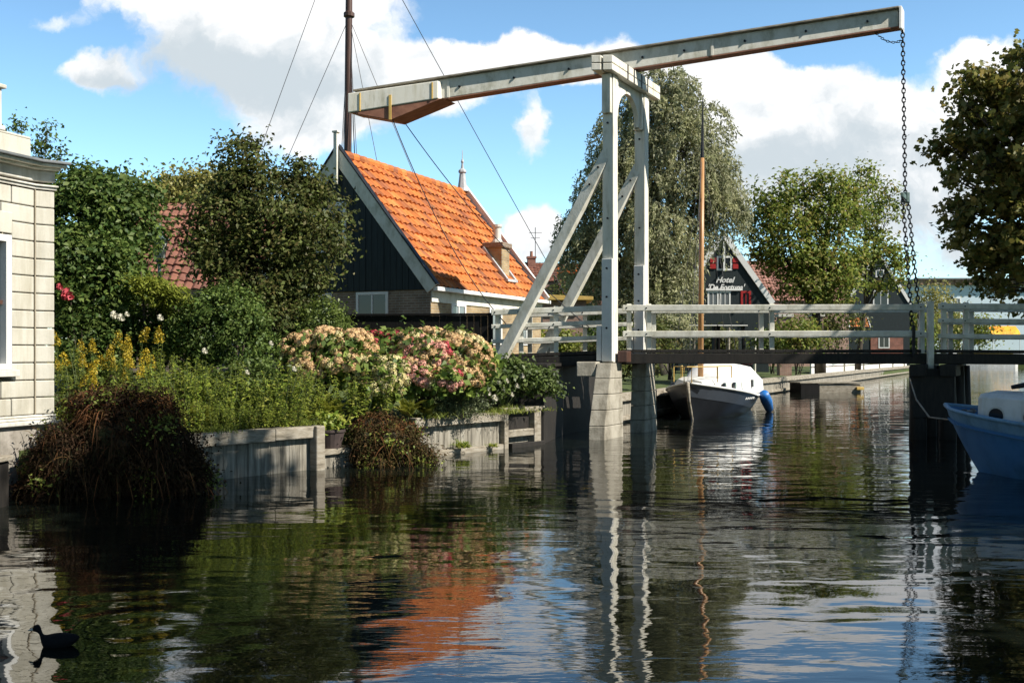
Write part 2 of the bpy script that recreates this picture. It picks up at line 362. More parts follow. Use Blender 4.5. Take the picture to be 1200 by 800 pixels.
def blob_clumps(blobs, nc, rng, shell=(.55, 1.0)):
    """clump centres in a union of ellipsoids (cx,cy,cz,rx,ry,rz)"""
    bl = np.array(blobs, dtype=float); w = (bl[:, 3]*bl[:, 4]*bl[:, 5])**(2/3); w /= w.sum()
    k = rng.choice(len(bl), size=nc, p=w)
    d = unit(rng, nc); r = shell[0] + (shell[1]-shell[0])*rng.random(nc)**.6
    c = bl[k, :3] + d * bl[k, 3:] * r[:, None]
    out = d / bl[k, 3:]; out /= np.linalg.norm(out, axis=1, keepdims=True)
    return c, out

def crown_mesh(name, blobs, n, size, seed, nc=None, clump=.3, aspect=.55, shell=(.5, 1.0), up=.45, flat=.7, lobed=False):
    rng = np.random.default_rng(seed)
    nc = nc or max(40, n//40)
    c, out = blob_clumps(blobs, nc, rng, shell)
    k = rng.integers(0, nc, n)
    off = rng.normal(size=(n, 3)) * clump * (.5 + rng.random(nc)[k])[:, None]; off[:, 2] *= flat
    nr = out[k]*.55 + unit(rng, n)*.75 + np.array([0, 0, up])
    if lobed: return raw_mesh(name, leaf_lobes(c[k]+off, nr, size*(.6+.8*rng.random(n)), rng), 8), c
    v = leaf_quads(c[k]+off, nr, size*(.6+.8*rng.random(n)), rng, aspect)
    return raw_mesh(name, v, 4), c

def pb(px, py, rx, ry, d, depth=None):
    """an ellipsoid of foliage described by its size at distance d"""
    p = P(px, py, d); s = d/1200
    return (p.x, p.y, p.z, rx*s, (depth if depth else (rx+ry)/2*s), ry*s)

def trunk_mb(base, blobs, clumps, r0, seed, top=None, twigs=60):
    rng = random.Random(seed); mb = MB(); base = Vector(base)
    cen = sum((Vector(b[:3]) for b in blobs), Vector())/len(blobs)
    fork = top or Vector((base.x*.6+cen.x*.4, base.y*.6+cen.y*.4, base.z + (cen.z-base.z)*.45))
    pts = [base - Vector((0,0,.2)), base.lerp(fork, .35) + Vector((rng.uniform(-1,1), rng.uniform(-1,1), 0))*r0*.5, base.lerp(fork, .7) + Vector((rng.uniform(-1,1), rng.uniform(-1,1), 0))*r0*.6, fork]
    mb.tube(pts, [r0*1.35, r0, r0*.85, r0*.75], 10)
    for b in blobs:
        c = Vector(b[:3]); e = c + Vector((0, 0, b[5]*.4))
        a = base.lerp(fork, rng.uniform(.75, 1.0))
        m1 = a.lerp(e, .45) + Vector((rng.uniform(-1,1), rng.uniform(-1,1), rng.uniform(.2, 1)))*b[3]*.25
        m2 = a.lerp(e, .75) + Vector((rng.uniform(-1,1), rng.uniform(-1,1), rng.uniform(-.3,.6)))*b[3]*.15
        mb.tube([a, m1, m2, e], [r0*.5, r0*.32, r0*.2, r0*.07], 7)
        near = [Vector(q) for q in clumps if (Vector(q)-c).length < max(b[3:])*1.15]
        rng.shuffle(near)
        for q in near[:max(4, twigs//len(blobs))]:
            s = m1.lerp(m2, rng.random()) if rng.random() < .5 else m2.lerp(e, rng.random())
            mid = s.lerp(q, .5) + Vector((rng.uniform(-1,1), rng.uniform(-1,1), rng.uniform(0,1)))*.12*(q-s).length
            mb.tube([s, mid, q], [r0*.14, r0*.09, r0*.03], 5)
    return mb

def tree(name, label, cat, base, blobs, n, size, mat, bark='bark', r0=.15, seed=1, group=None, twigs=60, **kw):
    root = empty(name, base, label, cat, group)
    inv = Matrix.Translation(-Vector(base))
    me, cl = crown_mesh('crown', blobs, n, size, seed, **kw)
    me.transform(inv); link('crown', me, M[mat], root)
    tb = trunk_mb(base, blobs, cl, r0, seed, twigs=twigs)
    o = tb.build('trunk', M[bark], None, smooth=True); o.data.transform(inv); o.parent = root
    return root

def bush(name, label, cat, base, blobs, n, size, mat, seed=1, group=None, stems=9, bark='bark', **kw):
    """a shrub: foliage and a few woody stems"""
    root = empty(name, base, label, cat, group); inv = Matrix.Translation(-Vector(base))
    me, cl = crown_mesh('foliage', blobs, n, size, seed, **kw)
    me.transform(inv); link('foliage', me, M[mat], root)
    rng = random.Random(seed); mb = MB(); b = Vector(base)
    for q in rng.sample([Vector(x) for x in cl], min(stems, len(cl))):
        s = b + Vector((rng.uniform(-.12,.12), rng.uniform(-.12,.12), -.05))
        mb.tube([s, s.lerp(q, .5)+Vector((0,0,.1)), q], [.022, .015, .006], 5)
    o = mb.build('stem', M[bark], None); o.data.transform(inv); o.parent = root
    return root

def blades(rng, base, direc, length, width, droop, seg=4):
    """curved strips: base (n,3), direc (n,3) unit; returns quads"""
    n = len(base); up = np.array([0, 0, 1.0]); side = np.cross(direc, up) + .3*unit(rng, n); side /= np.linalg.norm(side, axis=1, keepdims=True)
    out = []; L = np.asarray(length)*np.ones(n); prev = base; D = np.asarray(droop)*np.ones(n)
    for i in range(seg):
        t0, t1 = i/seg, (i+1)/seg
        def pt(t): return base + direc*(L*t)[:, None] - up*(D*L*t*t)[:, None]
        w0, w1 = width*(1-t0**1.5)*.5+.0006, width*(1-t1**1.5)*.5+.0006
        a, b = pt(t0), pt(t1)
        out.append(np.stack([a-side*w0, a+side*w0, b+side*w1, b-side*w1], axis=1))
    return np.stack(out, axis=1)           # n, seg, 4, 3

def strip_mesh(name, q):
    n, seg = q.shape[:2]
    V = q.reshape(n, seg*4, 3)
    # share verts inside one strip so that a strip is one island
    vs = np.empty((n, (seg+1)*2, 3)); vs[:, 0] = q[:, 0, 0]; vs[:, 1] = q[:, 0, 1]
    for i in range(seg): vs[:, 2+2*i] = q[:, i, 3]; vs[:, 3+2*i] = q[:, i, 2]
    m = (seg+1)*2; fac = []
    pat = np.array([[2*i, 2*i+1, 2*i+3, 2*i+2] for i in range(seg)])
    fac = (pat[None] + (np.arange(n)*m)[:, None, None]).reshape(-1, 4)
    me = bpy.data.meshes.new(name); vs = vs.reshape(-1, 3).astype(np.float32)
    me.vertices.add(len(vs)); me.vertices.foreach_set('co', vs.ravel())
    me.loops.add(len(fac)*4); me.loops.foreach_set('vertex_index', fac.astype(np.int32).ravel())
    me.polygons.add(len(fac)); me.polygons.foreach_set('loop_start', np.arange(0, len(fac)*4, 4, dtype=np.int32))
    me.update(calc_edges=True)
    return me
#--SPLIT--

# ------------------------------------------------------------------ camera, sun, sky
cam_d = bpy.data.cameras.new('camera'); cam = bpy.data.objects.new('camera', cam_d); COL.objects.link(cam)
cam.location = (0, 0, EYE); cam.rotation_euler = (R(90), 0, 0)
cam_d.sensor_width = 36; cam_d.lens = 36; cam_d.shift_y = 15/1200
cam_d.clip_start = .1; cam_d.clip_end = 6000
SC.camera = cam

SUN = Vector((.93, -.36, 0)).normalized() * math.cos(R(42)) + Vector((0, 0, math.sin(R(42))))
sl = bpy.data.lights.new('sun', 'SUN'); so = bpy.data.objects.new('sun', sl); COL.objects.link(so)
sl.energy = 5.0; sl.angle = R(.53); sl.color = (1, .94, .84)
so.rotation_euler = SUN.to_track_quat('Z', 'Y').to_euler(); so.location = (20, -10, 30)

W = bpy.data.worlds.new('World'); SC.world = W; W.use_nodes = True
nt = W.node_tree; L = nt.links; bg = nt.nodes['Background']
sky = N(nt, 'ShaderNodeTexSky', sky_type='NISHITA'); sky.sun_disc = False
sky.sun_elevation = R(42); sky.sun_rotation = math.atan2(SUN.x, SUN.y)
sky.air_density = 1.0; sky.dust_density = .4; sky.ozone_density = 3.5
SKYK = .12
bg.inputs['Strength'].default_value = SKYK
tc = N(nt, 'ShaderNodeTexCoord')
sp = N(nt, 'ShaderNodeSeparateXYZ'); L.new(tc.outputs['Generated'], sp.inputs[0])
def mth(op, a, b=None, c=None):
    n = N(nt, 'ShaderNodeMath', operation=op)
    for i, x in enumerate((a, b, c)):
        if x is None: continue
        if isinstance(x, (int, float)): n.inputs[i].default_value = x
        else: L.new(x, n.inputs[i])
    return n.outputs[0]
ay = mth('MAXIMUM', mth('ABSOLUTE', sp.outputs[1]), .12)
u0 = mth('DIVIDE', sp.outputs[0], ay); v0 = mth('DIVIDE', mth('ABSOLUTE', sp.outputs[2]), ay)
cb = N(nt, 'ShaderNodeCombineXYZ'); L.new(u0, cb.inputs[0]); L.new(v0, cb.inputs[1])
def noise(scale, detail, rough, vec, w=0.0):
    n = N(nt, 'ShaderNodeTexNoise', noise_dimensions='4D'); n.inputs['Scale'].default_value = scale; n.inputs['Detail'].default_value = detail
    n.inputs['Roughness'].default_value = rough; n.inputs['W'].default_value = w; L.new(vec, n.inputs['Vector']); return n
wn = noise(11, 8, .62, cb.outputs[0], 1.7)
ws = N(nt, 'ShaderNodeVectorMath', operation='SUBTRACT'); L.new(wn.outputs['Color'], ws.inputs[0]); ws.inputs[1].default_value = (.5, .5, .5)
wm = N(nt, 'ShaderNodeVectorMath', operation='MULTIPLY'); L.new(ws.outputs[0], wm.inputs[0]); wm.inputs[1].default_value = (.1, .065, 0)
wv = N(nt, 'ShaderNodeVectorMath', operation='ADD'); L.new(cb.outputs[0], wv.inputs[0]); L.new(wm.outputs[0], wv.inputs[1])
def gauss(px, py, rx, ry, amp):
    s = N(nt, 'ShaderNodeVectorMath', operation='SUBTRACT'); L.new(wv.outputs[0], s.inputs[0]); s.inputs[1].default_value = ((px-600)/1200, (415-py)/1200, 0)
    m = N(nt, 'ShaderNodeVectorMath', operation='MULTIPLY'); L.new(s.outputs[0], m.inputs[0]); m.inputs[1].default_value = (1200/rx, 1200/ry, 0)
    d = N(nt, 'ShaderNodeVectorMath', operation='DOT_PRODUCT'); L.new(m.outputs[0], d.inputs[0]); L.new(m.outputs[0], d.inputs[1])
    e = mth('POWER', 2.71828, mth('MULTIPLY', d.outputs['Value'], -1.0))
    return mth('MULTIPLY', e, amp)
def gsum(lst):
    acc = None
    for a in lst:
        g = gauss(*a); acc = g if acc is None else mth('ADD', acc, g)
    return acc
CLOUDS = [(300,-2,200,36,1.0),(340,82,130,54,.95),(230,60,60,34,.4),(112,84,52,22,.85),(60,30,40,18,.45),(350,150,70,40,.8),(470,105,70,45,.8),
          (600,72,62,26,.95),(720,70,115,27,1.0),(520,92,60,34,.75),(626,154,27,34,.66),(625,265,48,36,.8),(600,290,60,26,.5),
          (900,112,110,38,1.1),(1010,150,125,54,1.2),(900,190,120,55,1.0),(1060,205,110,50,1.0),(1155,74,42,30,.85),(1180,120,60,60,.7),(860,78,55,16,.5),
          (1100,290,150,55,.5),(760,300,80,40,.3)]
GREY = [(300,95,160,48,1.0),(230,55,80,35,.45),(130,95,50,12,.5),(640,292,60,22,.45),(930,190,130,34,1.0),(980,110,40,22,.4),(880,120,30,14,.3),(1080,160,30,20,.35),(1010,150,60,25,.35),(790,75,50,12,.3),(340,160,50,16,.3),(1150,200,70,60,.6),(1010,245,110,22,.6),(470,140,60,18,.4),(1100,300,150,50,.6),(625,160,30,20,.3)]
dens = gsum(CLOUDS)
n1 = noise(13, 9, .58, wv.outputs[0], .3); n2 = noise(30, 7, .6, wv.outputs[0], 4.2)
d1 = mth('ADD', dens, mth('MULTIPLY', mth('SUBTRACT', n1.outputs['Fac'], .5), 1.15))
mr = N(nt, 'ShaderNodeMapRange', interpolation_type='SMOOTHSTEP'); L.new(d1, mr.inputs[0]); mr.inputs[1].default_value = .35; mr.inputs[2].default_value = .66
# clouds out of this band of sky (overhead and behind): soft scattered cover
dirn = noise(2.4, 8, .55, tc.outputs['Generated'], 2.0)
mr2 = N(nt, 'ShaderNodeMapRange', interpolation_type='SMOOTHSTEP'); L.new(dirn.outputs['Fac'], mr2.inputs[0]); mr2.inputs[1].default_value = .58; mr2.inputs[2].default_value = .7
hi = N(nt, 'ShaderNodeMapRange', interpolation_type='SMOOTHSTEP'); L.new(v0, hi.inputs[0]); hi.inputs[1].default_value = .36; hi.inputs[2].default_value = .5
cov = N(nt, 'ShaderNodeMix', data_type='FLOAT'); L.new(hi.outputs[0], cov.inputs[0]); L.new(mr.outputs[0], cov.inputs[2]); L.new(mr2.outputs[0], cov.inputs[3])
g0 = mth('ADD', gsum(GREY), mth('MULTIPLY', mth('SUBTRACT', n2.outputs['Fac'], .46), 1.5))
gm = N(nt, 'ShaderNodeMapRange', interpolation_type='SMOOTHSTEP'); L.new(g0, gm.inputs[0]); gm.inputs[1].default_value = 0.0; gm.inputs[2].default_value = .95
cc = N(nt, 'ShaderNodeMix', data_type='RGBA'); L.new(gm.outputs[0], cc.inputs[0])
k = 1/SKYK
cc.inputs[6].default_value = (.7*k, .7*k, .7*k, 1); cc.inputs[7].default_value = (.4*k, .45*k, .485*k, 1)
tint = N(nt, 'ShaderNodeMix', data_type='RGBA', blend_type='MULTIPLY'); tint.inputs[0].default_value = 1
L.new(sky.outputs[0], tint.inputs[6]); tint.inputs[7].default_value = (1.04, 1.22, 1.2, 1)
fin = N(nt, 'ShaderNodeMix', data_type='RGBA'); L.new(cov.outputs[0], fin.inputs[0]); L.new(tint.outputs[2], fin.inputs[6]); L.new(cc.outputs[2], fin.inputs[7])
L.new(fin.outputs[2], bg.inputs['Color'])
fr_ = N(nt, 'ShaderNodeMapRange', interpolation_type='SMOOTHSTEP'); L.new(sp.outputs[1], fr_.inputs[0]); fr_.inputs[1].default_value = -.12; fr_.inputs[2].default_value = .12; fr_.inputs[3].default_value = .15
L.new(mth('MULTIPLY', cov.outputs[0], fr_.outputs[0]), fin.inputs[0])  # clouds thinned behind the camera to lower the fill light
# deeper blue towards the zenith; dimmed there and behind camera to cut fill light
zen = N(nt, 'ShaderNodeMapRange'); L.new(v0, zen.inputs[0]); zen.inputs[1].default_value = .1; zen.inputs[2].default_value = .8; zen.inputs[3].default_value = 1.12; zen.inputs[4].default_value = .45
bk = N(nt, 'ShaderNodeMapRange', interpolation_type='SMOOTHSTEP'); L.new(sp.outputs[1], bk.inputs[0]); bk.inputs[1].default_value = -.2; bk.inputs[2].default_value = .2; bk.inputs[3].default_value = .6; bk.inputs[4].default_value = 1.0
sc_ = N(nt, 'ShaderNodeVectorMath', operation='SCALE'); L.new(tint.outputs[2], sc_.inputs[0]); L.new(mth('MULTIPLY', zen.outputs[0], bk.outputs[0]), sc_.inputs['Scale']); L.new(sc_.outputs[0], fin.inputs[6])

vs = SC.view_settings; vs.view_transform = 'Standard'; vs.look = 'None'; vs.gamma = 1; vs.exposure = .7; vs.use_curve_mapping = False
SC.cycles.max_bounces = 6; SC.cycles.diffuse_bounces = 2; SC.cycles.glossy_bounces = 3; SC.cycles.transparent_max_bounces = 4; SC.cycles.transmission_bounces = 2
SC.cycles.caustics_reflective = False; SC.cycles.caustics_refractive = False
SC.cycles.use_denoising = True; SC.cycles.sample_clamp_indirect = 6

# ------------------------------------------------------------------ ground and water
CX = Vector((.47, .883, 0)); UX = Vector((.998, -.06, 0)); UP = Vector((0, 0, 1))
left_edge = [(-14, -12), (-9.2, 4), (-6.4, 12.4), (-5.75, 13.1), (-5.2, 13.2), (-4.5, 14.25), (.38, 20.25), (.45, 21.2), (2.3, 25.6), (9.65, 42.1), (37, 95), (57.5, 135), (160, 136), (900, 140)]
m = MB(); rows = []
for i, (x, y) in enumerate(left_edge):
    a = Vector(left_edge[max(i-1, 0)]); b = Vector(left_edge[min(i+1, len(left_edge)-1)]); t = (b-a).normalized(); nrm = Vector((-t.y, t.x))
    row = [Vector((x, y, -1.5))]
    far = i >= 8
    prof = [(.04, .55), (.7, .66), (1.8, .85), (3.2, 1.1), (6, 1.25), (30, 1.3)] if not far else [(.04, .6), (.7, .66), (2, .75), (4, .8), (8, .85), (30, .9)]
    for o, z in prof:
        q = Vector((x, y)) + nrm*o*(1 if o < 8 else 1)
        row.append(Vector((q.x, q.y, z)))
    q = Vector((x, y)) + Vector((-.7, .7) if i < 10 else (-.1, 1)).normalized()*2200
    row.append(Vector((q.x, q.y, 1.0)))
    rows.append(row)
m.grid(rows)
right_edge = [(3, -12), (7.5, 2), (11, 13), (15, 21), (28, 46), (74, 134.9), (900, 136)]
rows = []
for i, (x, y) in enumerate(right_edge):
    rows.append([Vector((x, y, -1.5)), Vector((x+.05, y-.02, .7)), Vector((x+3, y-1, 1.0)), Vector((x+12, y-4, 1.3)), Vector((x+1500, y-300, 1.3))])
m.grid(rows)
go = m.build('ground', M['grass']); tag(go, 'grassy canal banks with soil and turf', 'ground', kind='structure')

# water
def water_mat():
    m, nt, b = new_mat('canal_water'); L = nt.links
    tc = N(nt, 'ShaderNodeTexCoord'); sp = N(nt, 'ShaderNodeSeparateXYZ'); L.new(tc.outputs['Object'], sp.inputs[0])
    def nz(scale, st, det=3, rough=.5, rot=0):
        mp = N(nt, 'ShaderNodeMapping'); mp.inputs['Scale'].default_value = st; mp.inputs['Rotation'].default_value = (0, 0, rot)
        L.new(tc.outputs['Object'], mp.inputs['Vector'])
        n = N(nt, 'ShaderNodeTexNoise'); n.inputs['Scale'].default_value = scale; n.inputs['Detail'].default_value = det; n.inputs['Roughness'].default_value = rough
        n.inputs['Distortion'].default_value = .3
        L.new(mp.outputs[0], n.inputs['Vector']); return n.outputs['Fac']
    def mm(op, a, b_):
        n = N(nt, 'ShaderNodeMath', operation=op)
        for i, x in enumerate((a, b_)):
            if isinstance(x, (int, float)): n.inputs[i].default_value = x
            else: L.new(x, n.inputs[i])
        return n.outputs[0]
    big = nz(1.0, (.8, 1.7, 1), 2, .45, .12)
    mid = nz(2.6, (.7, 1.9, 1), 3, .5, -.1)
    fine = nz(7.5, (.55, 2.0, 1), 3, .55, .05)
    patch = nz(.16, (1, 1.6, 1), 3, .5)
    pr = N(nt, 'ShaderNodeMapRange', interpolation_type='SMOOTHSTEP'); L.new(patch, pr.inputs[0]); pr.inputs[1].default_value = .4; pr.inputs[2].default_value = .62
    pr.inputs[3].default_value = .25; pr.inputs[4].default_value = 1.25
    h = mm('ADD', mm('MULTIPLY', big, .015), mm('MULTIPLY', pr.outputs[0], mm('ADD', mm('MULTIPLY', mid, .0044), mm('MULTIPLY', fine, .001))))
    # rings spreading from where the bird swims
    v = N(nt, 'ShaderNodeVectorMath', operation='DISTANCE'); L.new(tc.outputs['Object'], v.inputs[0]); v.inputs[1].default_value = (-2.4, 6.6, 0)
    r = v.outputs['Value']; wv = mm('SINE', mm('MULTIPLY', r, 19.0), 0)
    fall = mm('POWER', 2.718, mm('MULTIPLY', r, -.8))
    h = mm('ADD', h, mm('MULTIPLY', mm('MULTIPLY', wv, fall), .0016))
    v2 = N(nt, 'ShaderNodeVectorMath', operation='DISTANCE'); L.new(tc.outputs['Object'], v2.inputs[0]); v2.inputs[1].default_value = (3.2, 17.0, 0)
    r2 = v2.outputs['Value']; wv2 = mm('SINE', mm('MULTIPLY', r2, 14.0), 0)
    h = mm('ADD', h, mm('MULTIPLY', mm('MULTIPLY', wv2, mm('POWER', 2.718, mm('MULTIPLY', r2, -.16))), .0009))
    bp = N(nt, 'ShaderNodeBump'); bp.inputs['Strength'].default_value = 1.0; bp.inputs['Distance'].default_value = 1.0
    L.new(h, bp.inputs['Height']); L.new(bp.outputs[0], b.inputs['Normal'])
    b.inputs['Base Color'].default_value = (.006, .008, .006, 1); b.inputs['Roughness'].default_value = .015; b.inputs['IOR'].default_value = 1.8
    b.inputs['Specular IOR Level'].default_value = .5
    return m
wm_ = MB(); wm_.quad((-400, -60, 0), (900, -60, 0), (900, 170, 0), (-400, 170, 0))
wo = wm_.build('water', water_mat()); tag(wo, 'dark rippled canal water', 'water', kind='structure')

# ------------------------------------------------------------------ cream house at the canal
C2 = Vector((-6.07, 13.0, 0)); aA = Vector((-.35, -.937, 0)).normalized(); nA = Vector((.937, -.35, 0)).normalized()
bB = Vector((.75, .66, 0)).normalized(); nB = Vector((.66, -.75, 0)).normalized(); C3 = C2 + bB*.25
house = empty('canal_house', C2, 'cream blockwork house with moulded cornice and tall window at the water', 'house')
def hb(mb, name, mat, bevel=0, parent=None):
    o = mb.build(name, mat, None, bevel=bevel); o.data.transform(Matrix.Translation(-C2)); o.parent = parent or house; return o
def wall_box(mb, o, ax, n, s0, s1, z0, z1, t0, t1):
    """box on a wall: s along ax, t outwards along n"""
    c = o + ax*(s0+s1)/2 + n*(t0+t1)/2 + UP*(z0+z1)/2
    mb.obox(c, ax*(s1-s0)/2, n*(t1-t0)/2, UP*(z1-z0)/2)
def footprint(t, length=7.0, depth=6.0):
    return [C2 + aA*length + nA*t, C2 + (nA+nB).normalized()*t/ math.cos(.5*math.acos(max(-1,min(1,nA.dot(nB))))), C3 + nB*t + bB*t*.6, C3 + bB*t - nA*depth, C2 + aA*length - nA*depth]
mb = MB(); mb.prism([p + UP*.9 for p in footprint(-.14)], UP*3.05); hb(mb, 'wall', M['cream_joint'])
mb = MB(); zc = .985; ch = .2195
WIN = [(.36, 1.5), (2.7, 3.84), (5.0, 6.1)]; wz0, wz1 = 1.56, 3.22
for i in range(13):
    z0 = zc + i*ch + .006; z1 = zc + (i+1)*ch - .006
    wall_box(mb, C2, bB, nB, .012, .245, z0, z1, -.14, .016)
    cuts = [0.012]
    s = .012
    inwin = z1 > wz0 - .09 and z0 < wz1 + .02
    segs = []
    edges = [0] + [e for w in WIN for e in w] + [7.0] if inwin else [0, .52 if i % 2 else .36, 1.1 if i % 2 else .9, 1.5, 2.1, 2.7, 3.3, 3.84, 4.4, 5, 5.5, 6.1, 7.0]
    for j in range(0, len(edges)-1, 2 if inwin else 1):
        wall_box(mb, C2, aA, nA, edges[j]+.008, edges[j+1]-.006, z0, z1, -.14, .014)
hb(mb, 'cladding_blocks', M['cream'], bevel=.012)
for w0, w1 in WIN:                                     # voussoirs over each window
    mb = MB(); ww = (w1-w0)/5
    for k in range(5): wall_box(mb, C2, aA, nA, w0+k*ww+.006, w0+(k+1)*ww-.006, wz1+.02, wz1+.28 + (.06 if k == 2 else 0), .012, .03)
    hb(mb, 'window_head', M['cream'], bevel=.01)
mb = MB(); mb.prism([p - UP*.6 for p in footprint(.03)], UP*1.46); hb(mb, 'plinth', M['plinth'])
mb = MB()
mb.prism([p + UP*.86 for p in footprint(.10)], UP*.055); mb.prism([p + UP*.917 for p in footprint(.07)], UP*.035); mb.prism([p + UP*.954 for p in footprint(.04)], UP*.03)
hb(mb, 'base_moulding', M['trim'], bevel=.012)
mb = MB()
mb.prism([p + UP*3.845 for p in footprint(.035)], UP*.035); mb.prism([p + UP*3.882 for p in footprint(.06)], UP*.025)
mb.prism([p + UP*3.95 for p in footprint(.012)], UP*.14)
hb(mb, 'frieze', M['trim'], bevel=.008)
mb = MB()
mb.prism([p + UP*4.0921 for p in footprint(.10)], UP*.03); mb.prism([p + UP*4.123 for p in footprint(.18)], UP*.04)
hb(mb, 'cornice', M['white_old'], bevel=.01)
mb = MB(); mb.prism([p + UP*4.164 for p in footprint(.23)], UP*.035); hb(mb, 'gutter', M['lead'], bevel=.008)
mb = MB(); fp = footprint(-.02); fp[1] = C2 + aA*.02 - nA*.03; fp[2] = C2 - nA*.22 + aA*.0; fp[3] = C2 - nA*6
mb.prism([p + UP*4.2 for p in fp], UP*.27); fp2 = [p + UP*4.471 for p in fp]; mb.prism([q + (q-C2-Vector((-3,-3,4.4))).normalized()*0 for q in fp2], UP*.03)
hb(mb, 'parapet', M['cream'], bevel=.01)
# pedestal with an urn on the parapet
mb = MB(); pc = C2 + aA*.62 - nA*.22
mb.obox(pc + UP*4.76, aA*.17, nA*.17, UP*.26); mb.obox(pc + UP*5.04, aA*.21, nA*.21, UP*.025); mb.obox(pc + UP*4.53, aA*.2, nA*.2, UP*.03)
hb(mb, 'pedestal', M['trim'], bevel=.01)
mb = MB(); mb.lathe(pc + UP*5.065, [(.17,0),(.16,.04),(.09,.09),(.07,.13),(.15,.19),(.17,.25),(.13,.3),(.07,.33),(.05,.37),(.02,.42)], 14); hb(mb, 'urn', M['trim'])
for wi, (w0, w1) in enumerate(WIN):
    fr = MB()
    for s0, s1, z0, z1 in ((w0, w0+.085, wz0, wz1), (w1-.085, w1, wz0, wz1), (w0+.086, w1-.086, wz1-.085, wz1), (w0+.086, w1-.086, wz0, wz0+.07)):
        wall_box(fr, C2, aA, nA, s0, s1, z0, z1, -.10, .02)
    f = hb(fr, 'window', M['white_clean'], bevel=.006)
    p = MB(); wall_box(p, C2, aA, nA, w0+.087, w1-.087, wz0+.072, wz1-.087, -.1, -.085); hb(p, 'pane', M['glass'], parent=f)
    p = MB(); wall_box(p, C2, aA, nA, w0+.087, w1-.087, (wz0+wz1)/2-.025, (wz0+wz1)/2+.025, -.083, -.04)
    wall_box(p, C2, aA, nA, (w0+w1)/2-.02, (w0+w1)/2+.02, wz0+.075, (wz0+wz1)/2-.03, -.083, -.05); hb(p, 'sash', M['mast_brown'], parent=f)
    p = MB(); wall_box(p, C2, aA, nA, w0-.06, w1+.06, wz0-.085, wz0-.003, -.08, .085); hb(p, 'sill', M['trim'], bevel=.008, parent=f)
mb = MB(); mb.tube([C2 + (nA+nB).normalized()*.028 + UP*z for z in (.99, 2.4, 3.84)], .009, 6); hb(mb, 'downpipe', M['cream_joint'])

# landing stage of dark timber beside the house
st = empty('landing_stage', (-5.82, 11.78, 0), 'dark timber landing stage with pale worn edge under the cream house', 'landing stage')
mb = MB(); mb.box(-.95, -.02, -1.0, .12, -.6, .52); o = mb.build('timber_body', M['darkwood'], st, bevel=.02)
mb = MB(); mb.box(-.97, .02, -1.02, .16, .523, .58); o = mb.build('deck_board', M['oldwood'], st, bevel=.01)

# ------------------------------------------------------------------ quays
def quay(label, A, B, top=.66, cop=.17, wall_in=.09, name='quay_wall', waler=None, seed=0, coping=True):
    A = Vector((*A, 0)); B = Vector((*B, 0)); ax = (B-A).normalized(); n = Vector((ax.y, -ax.x, 0)); Ln = (B-A).length
    root = empty(name, A, label, 'quay wall'); rng = random.Random(seed)
    inv = Matrix.Translation(-A)
    def fin(mb, nm, mat, bev=.006):
        o = mb.build(nm, mat, None, bevel=bev); o.data.transform(inv); o.parent = root
    mb = MB(); s = 0
    while s < Ln - .02:                                 # vertical planks, each a touch different
        w = min(rng.uniform(.16, .24), Ln - s)
        j = rng.uniform(-.005, .005)
        wall_box(mb, A, ax, n, s+.0015, s+w-.0015, -1.0, top-cop-.005, -wall_in-.07+j, -wall_in+j); s += w
    fin(mb, 'sheet_planks', M['pile'])
    if coping:
        mb = MB(); s = 0
        while s < Ln - .01:
            w = min(rng.uniform(2.2, 3.0), Ln - s)
            wall_box(mb, A, ax, n, s+.004, s+w-.004, top-cop + rng.uniform(-.008, .008), top, -.28, .02); s += w
        fin(mb, 'coping_beam', M['oldwood'], .012)
    if waler:
        mb = MB(); wall_box(mb, A, ax, n, 0, Ln, waler-.06, waler+.06, -wall_in+.012, -wall_in+.1); fin(mb, 'waler', M['oldwood'], .012)
    return root
q0 = Vector((-5.0, 13.05)); qd = (Vector((.67, 20.0)) - Vector((-4.2, 14.0))).normalized(); qo = Vector((-4.2, 14.0))
def Q(px):
    """quay line point on the ray of column px"""
    a = (px-600)/1200
    t = (a*qo.y - qo.x)/(qd.x - a*qd.y); return qo + qd*t
qa, qb, qc, qe, qf = q0, Q(372), Q(486), Q(590), Q(640)
quay('stained timber quay wall behind the brown overhanging thicket', qa, qb, seed=1)
quay('sunlit pale plank quay wall below the hydrangeas', qc, qe, waler=.03, seed=2, top=.68)
# posts at the ends
for pnt, lab in ((qb, 'stout mooring post at the end of the stained quay beside the clay pot'),):
    mb = MB(); mb.box(-.085, .085, -.085, .085, -1, .67); o = mb.build('mooring_post', M['oldwood'], None, bevel=.02); o.location = (pnt.x, pnt.y, 0); o.rotation_euler.z = math.atan2(qd.y, qd.x); tag(o, lab, 'post')
ld = empty('landing_step', (qb.x, qb.y, 0), 'low grey timber step in the quay carrying a clay pot', 'landing step', rz=math.atan2(qd.y, qd.x))
LL = (qc-qb).length
mb = MB(); mb.box(.13, LL-.01, .02, .75, .2, .29); mb.build('step_board', M['oldwood'], ld, bevel=.012)
mb = MB(); mb.box(.13, LL-.01, .08, .16, -1, .195); mb.build('step_front', M['pile'], ld, bevel=.01)
mb = MB(); mb.box(.13, LL-.01, .76, .84, -.5, .66); mb.build('back_board', M['darkwood'], ld, bevel=.01)
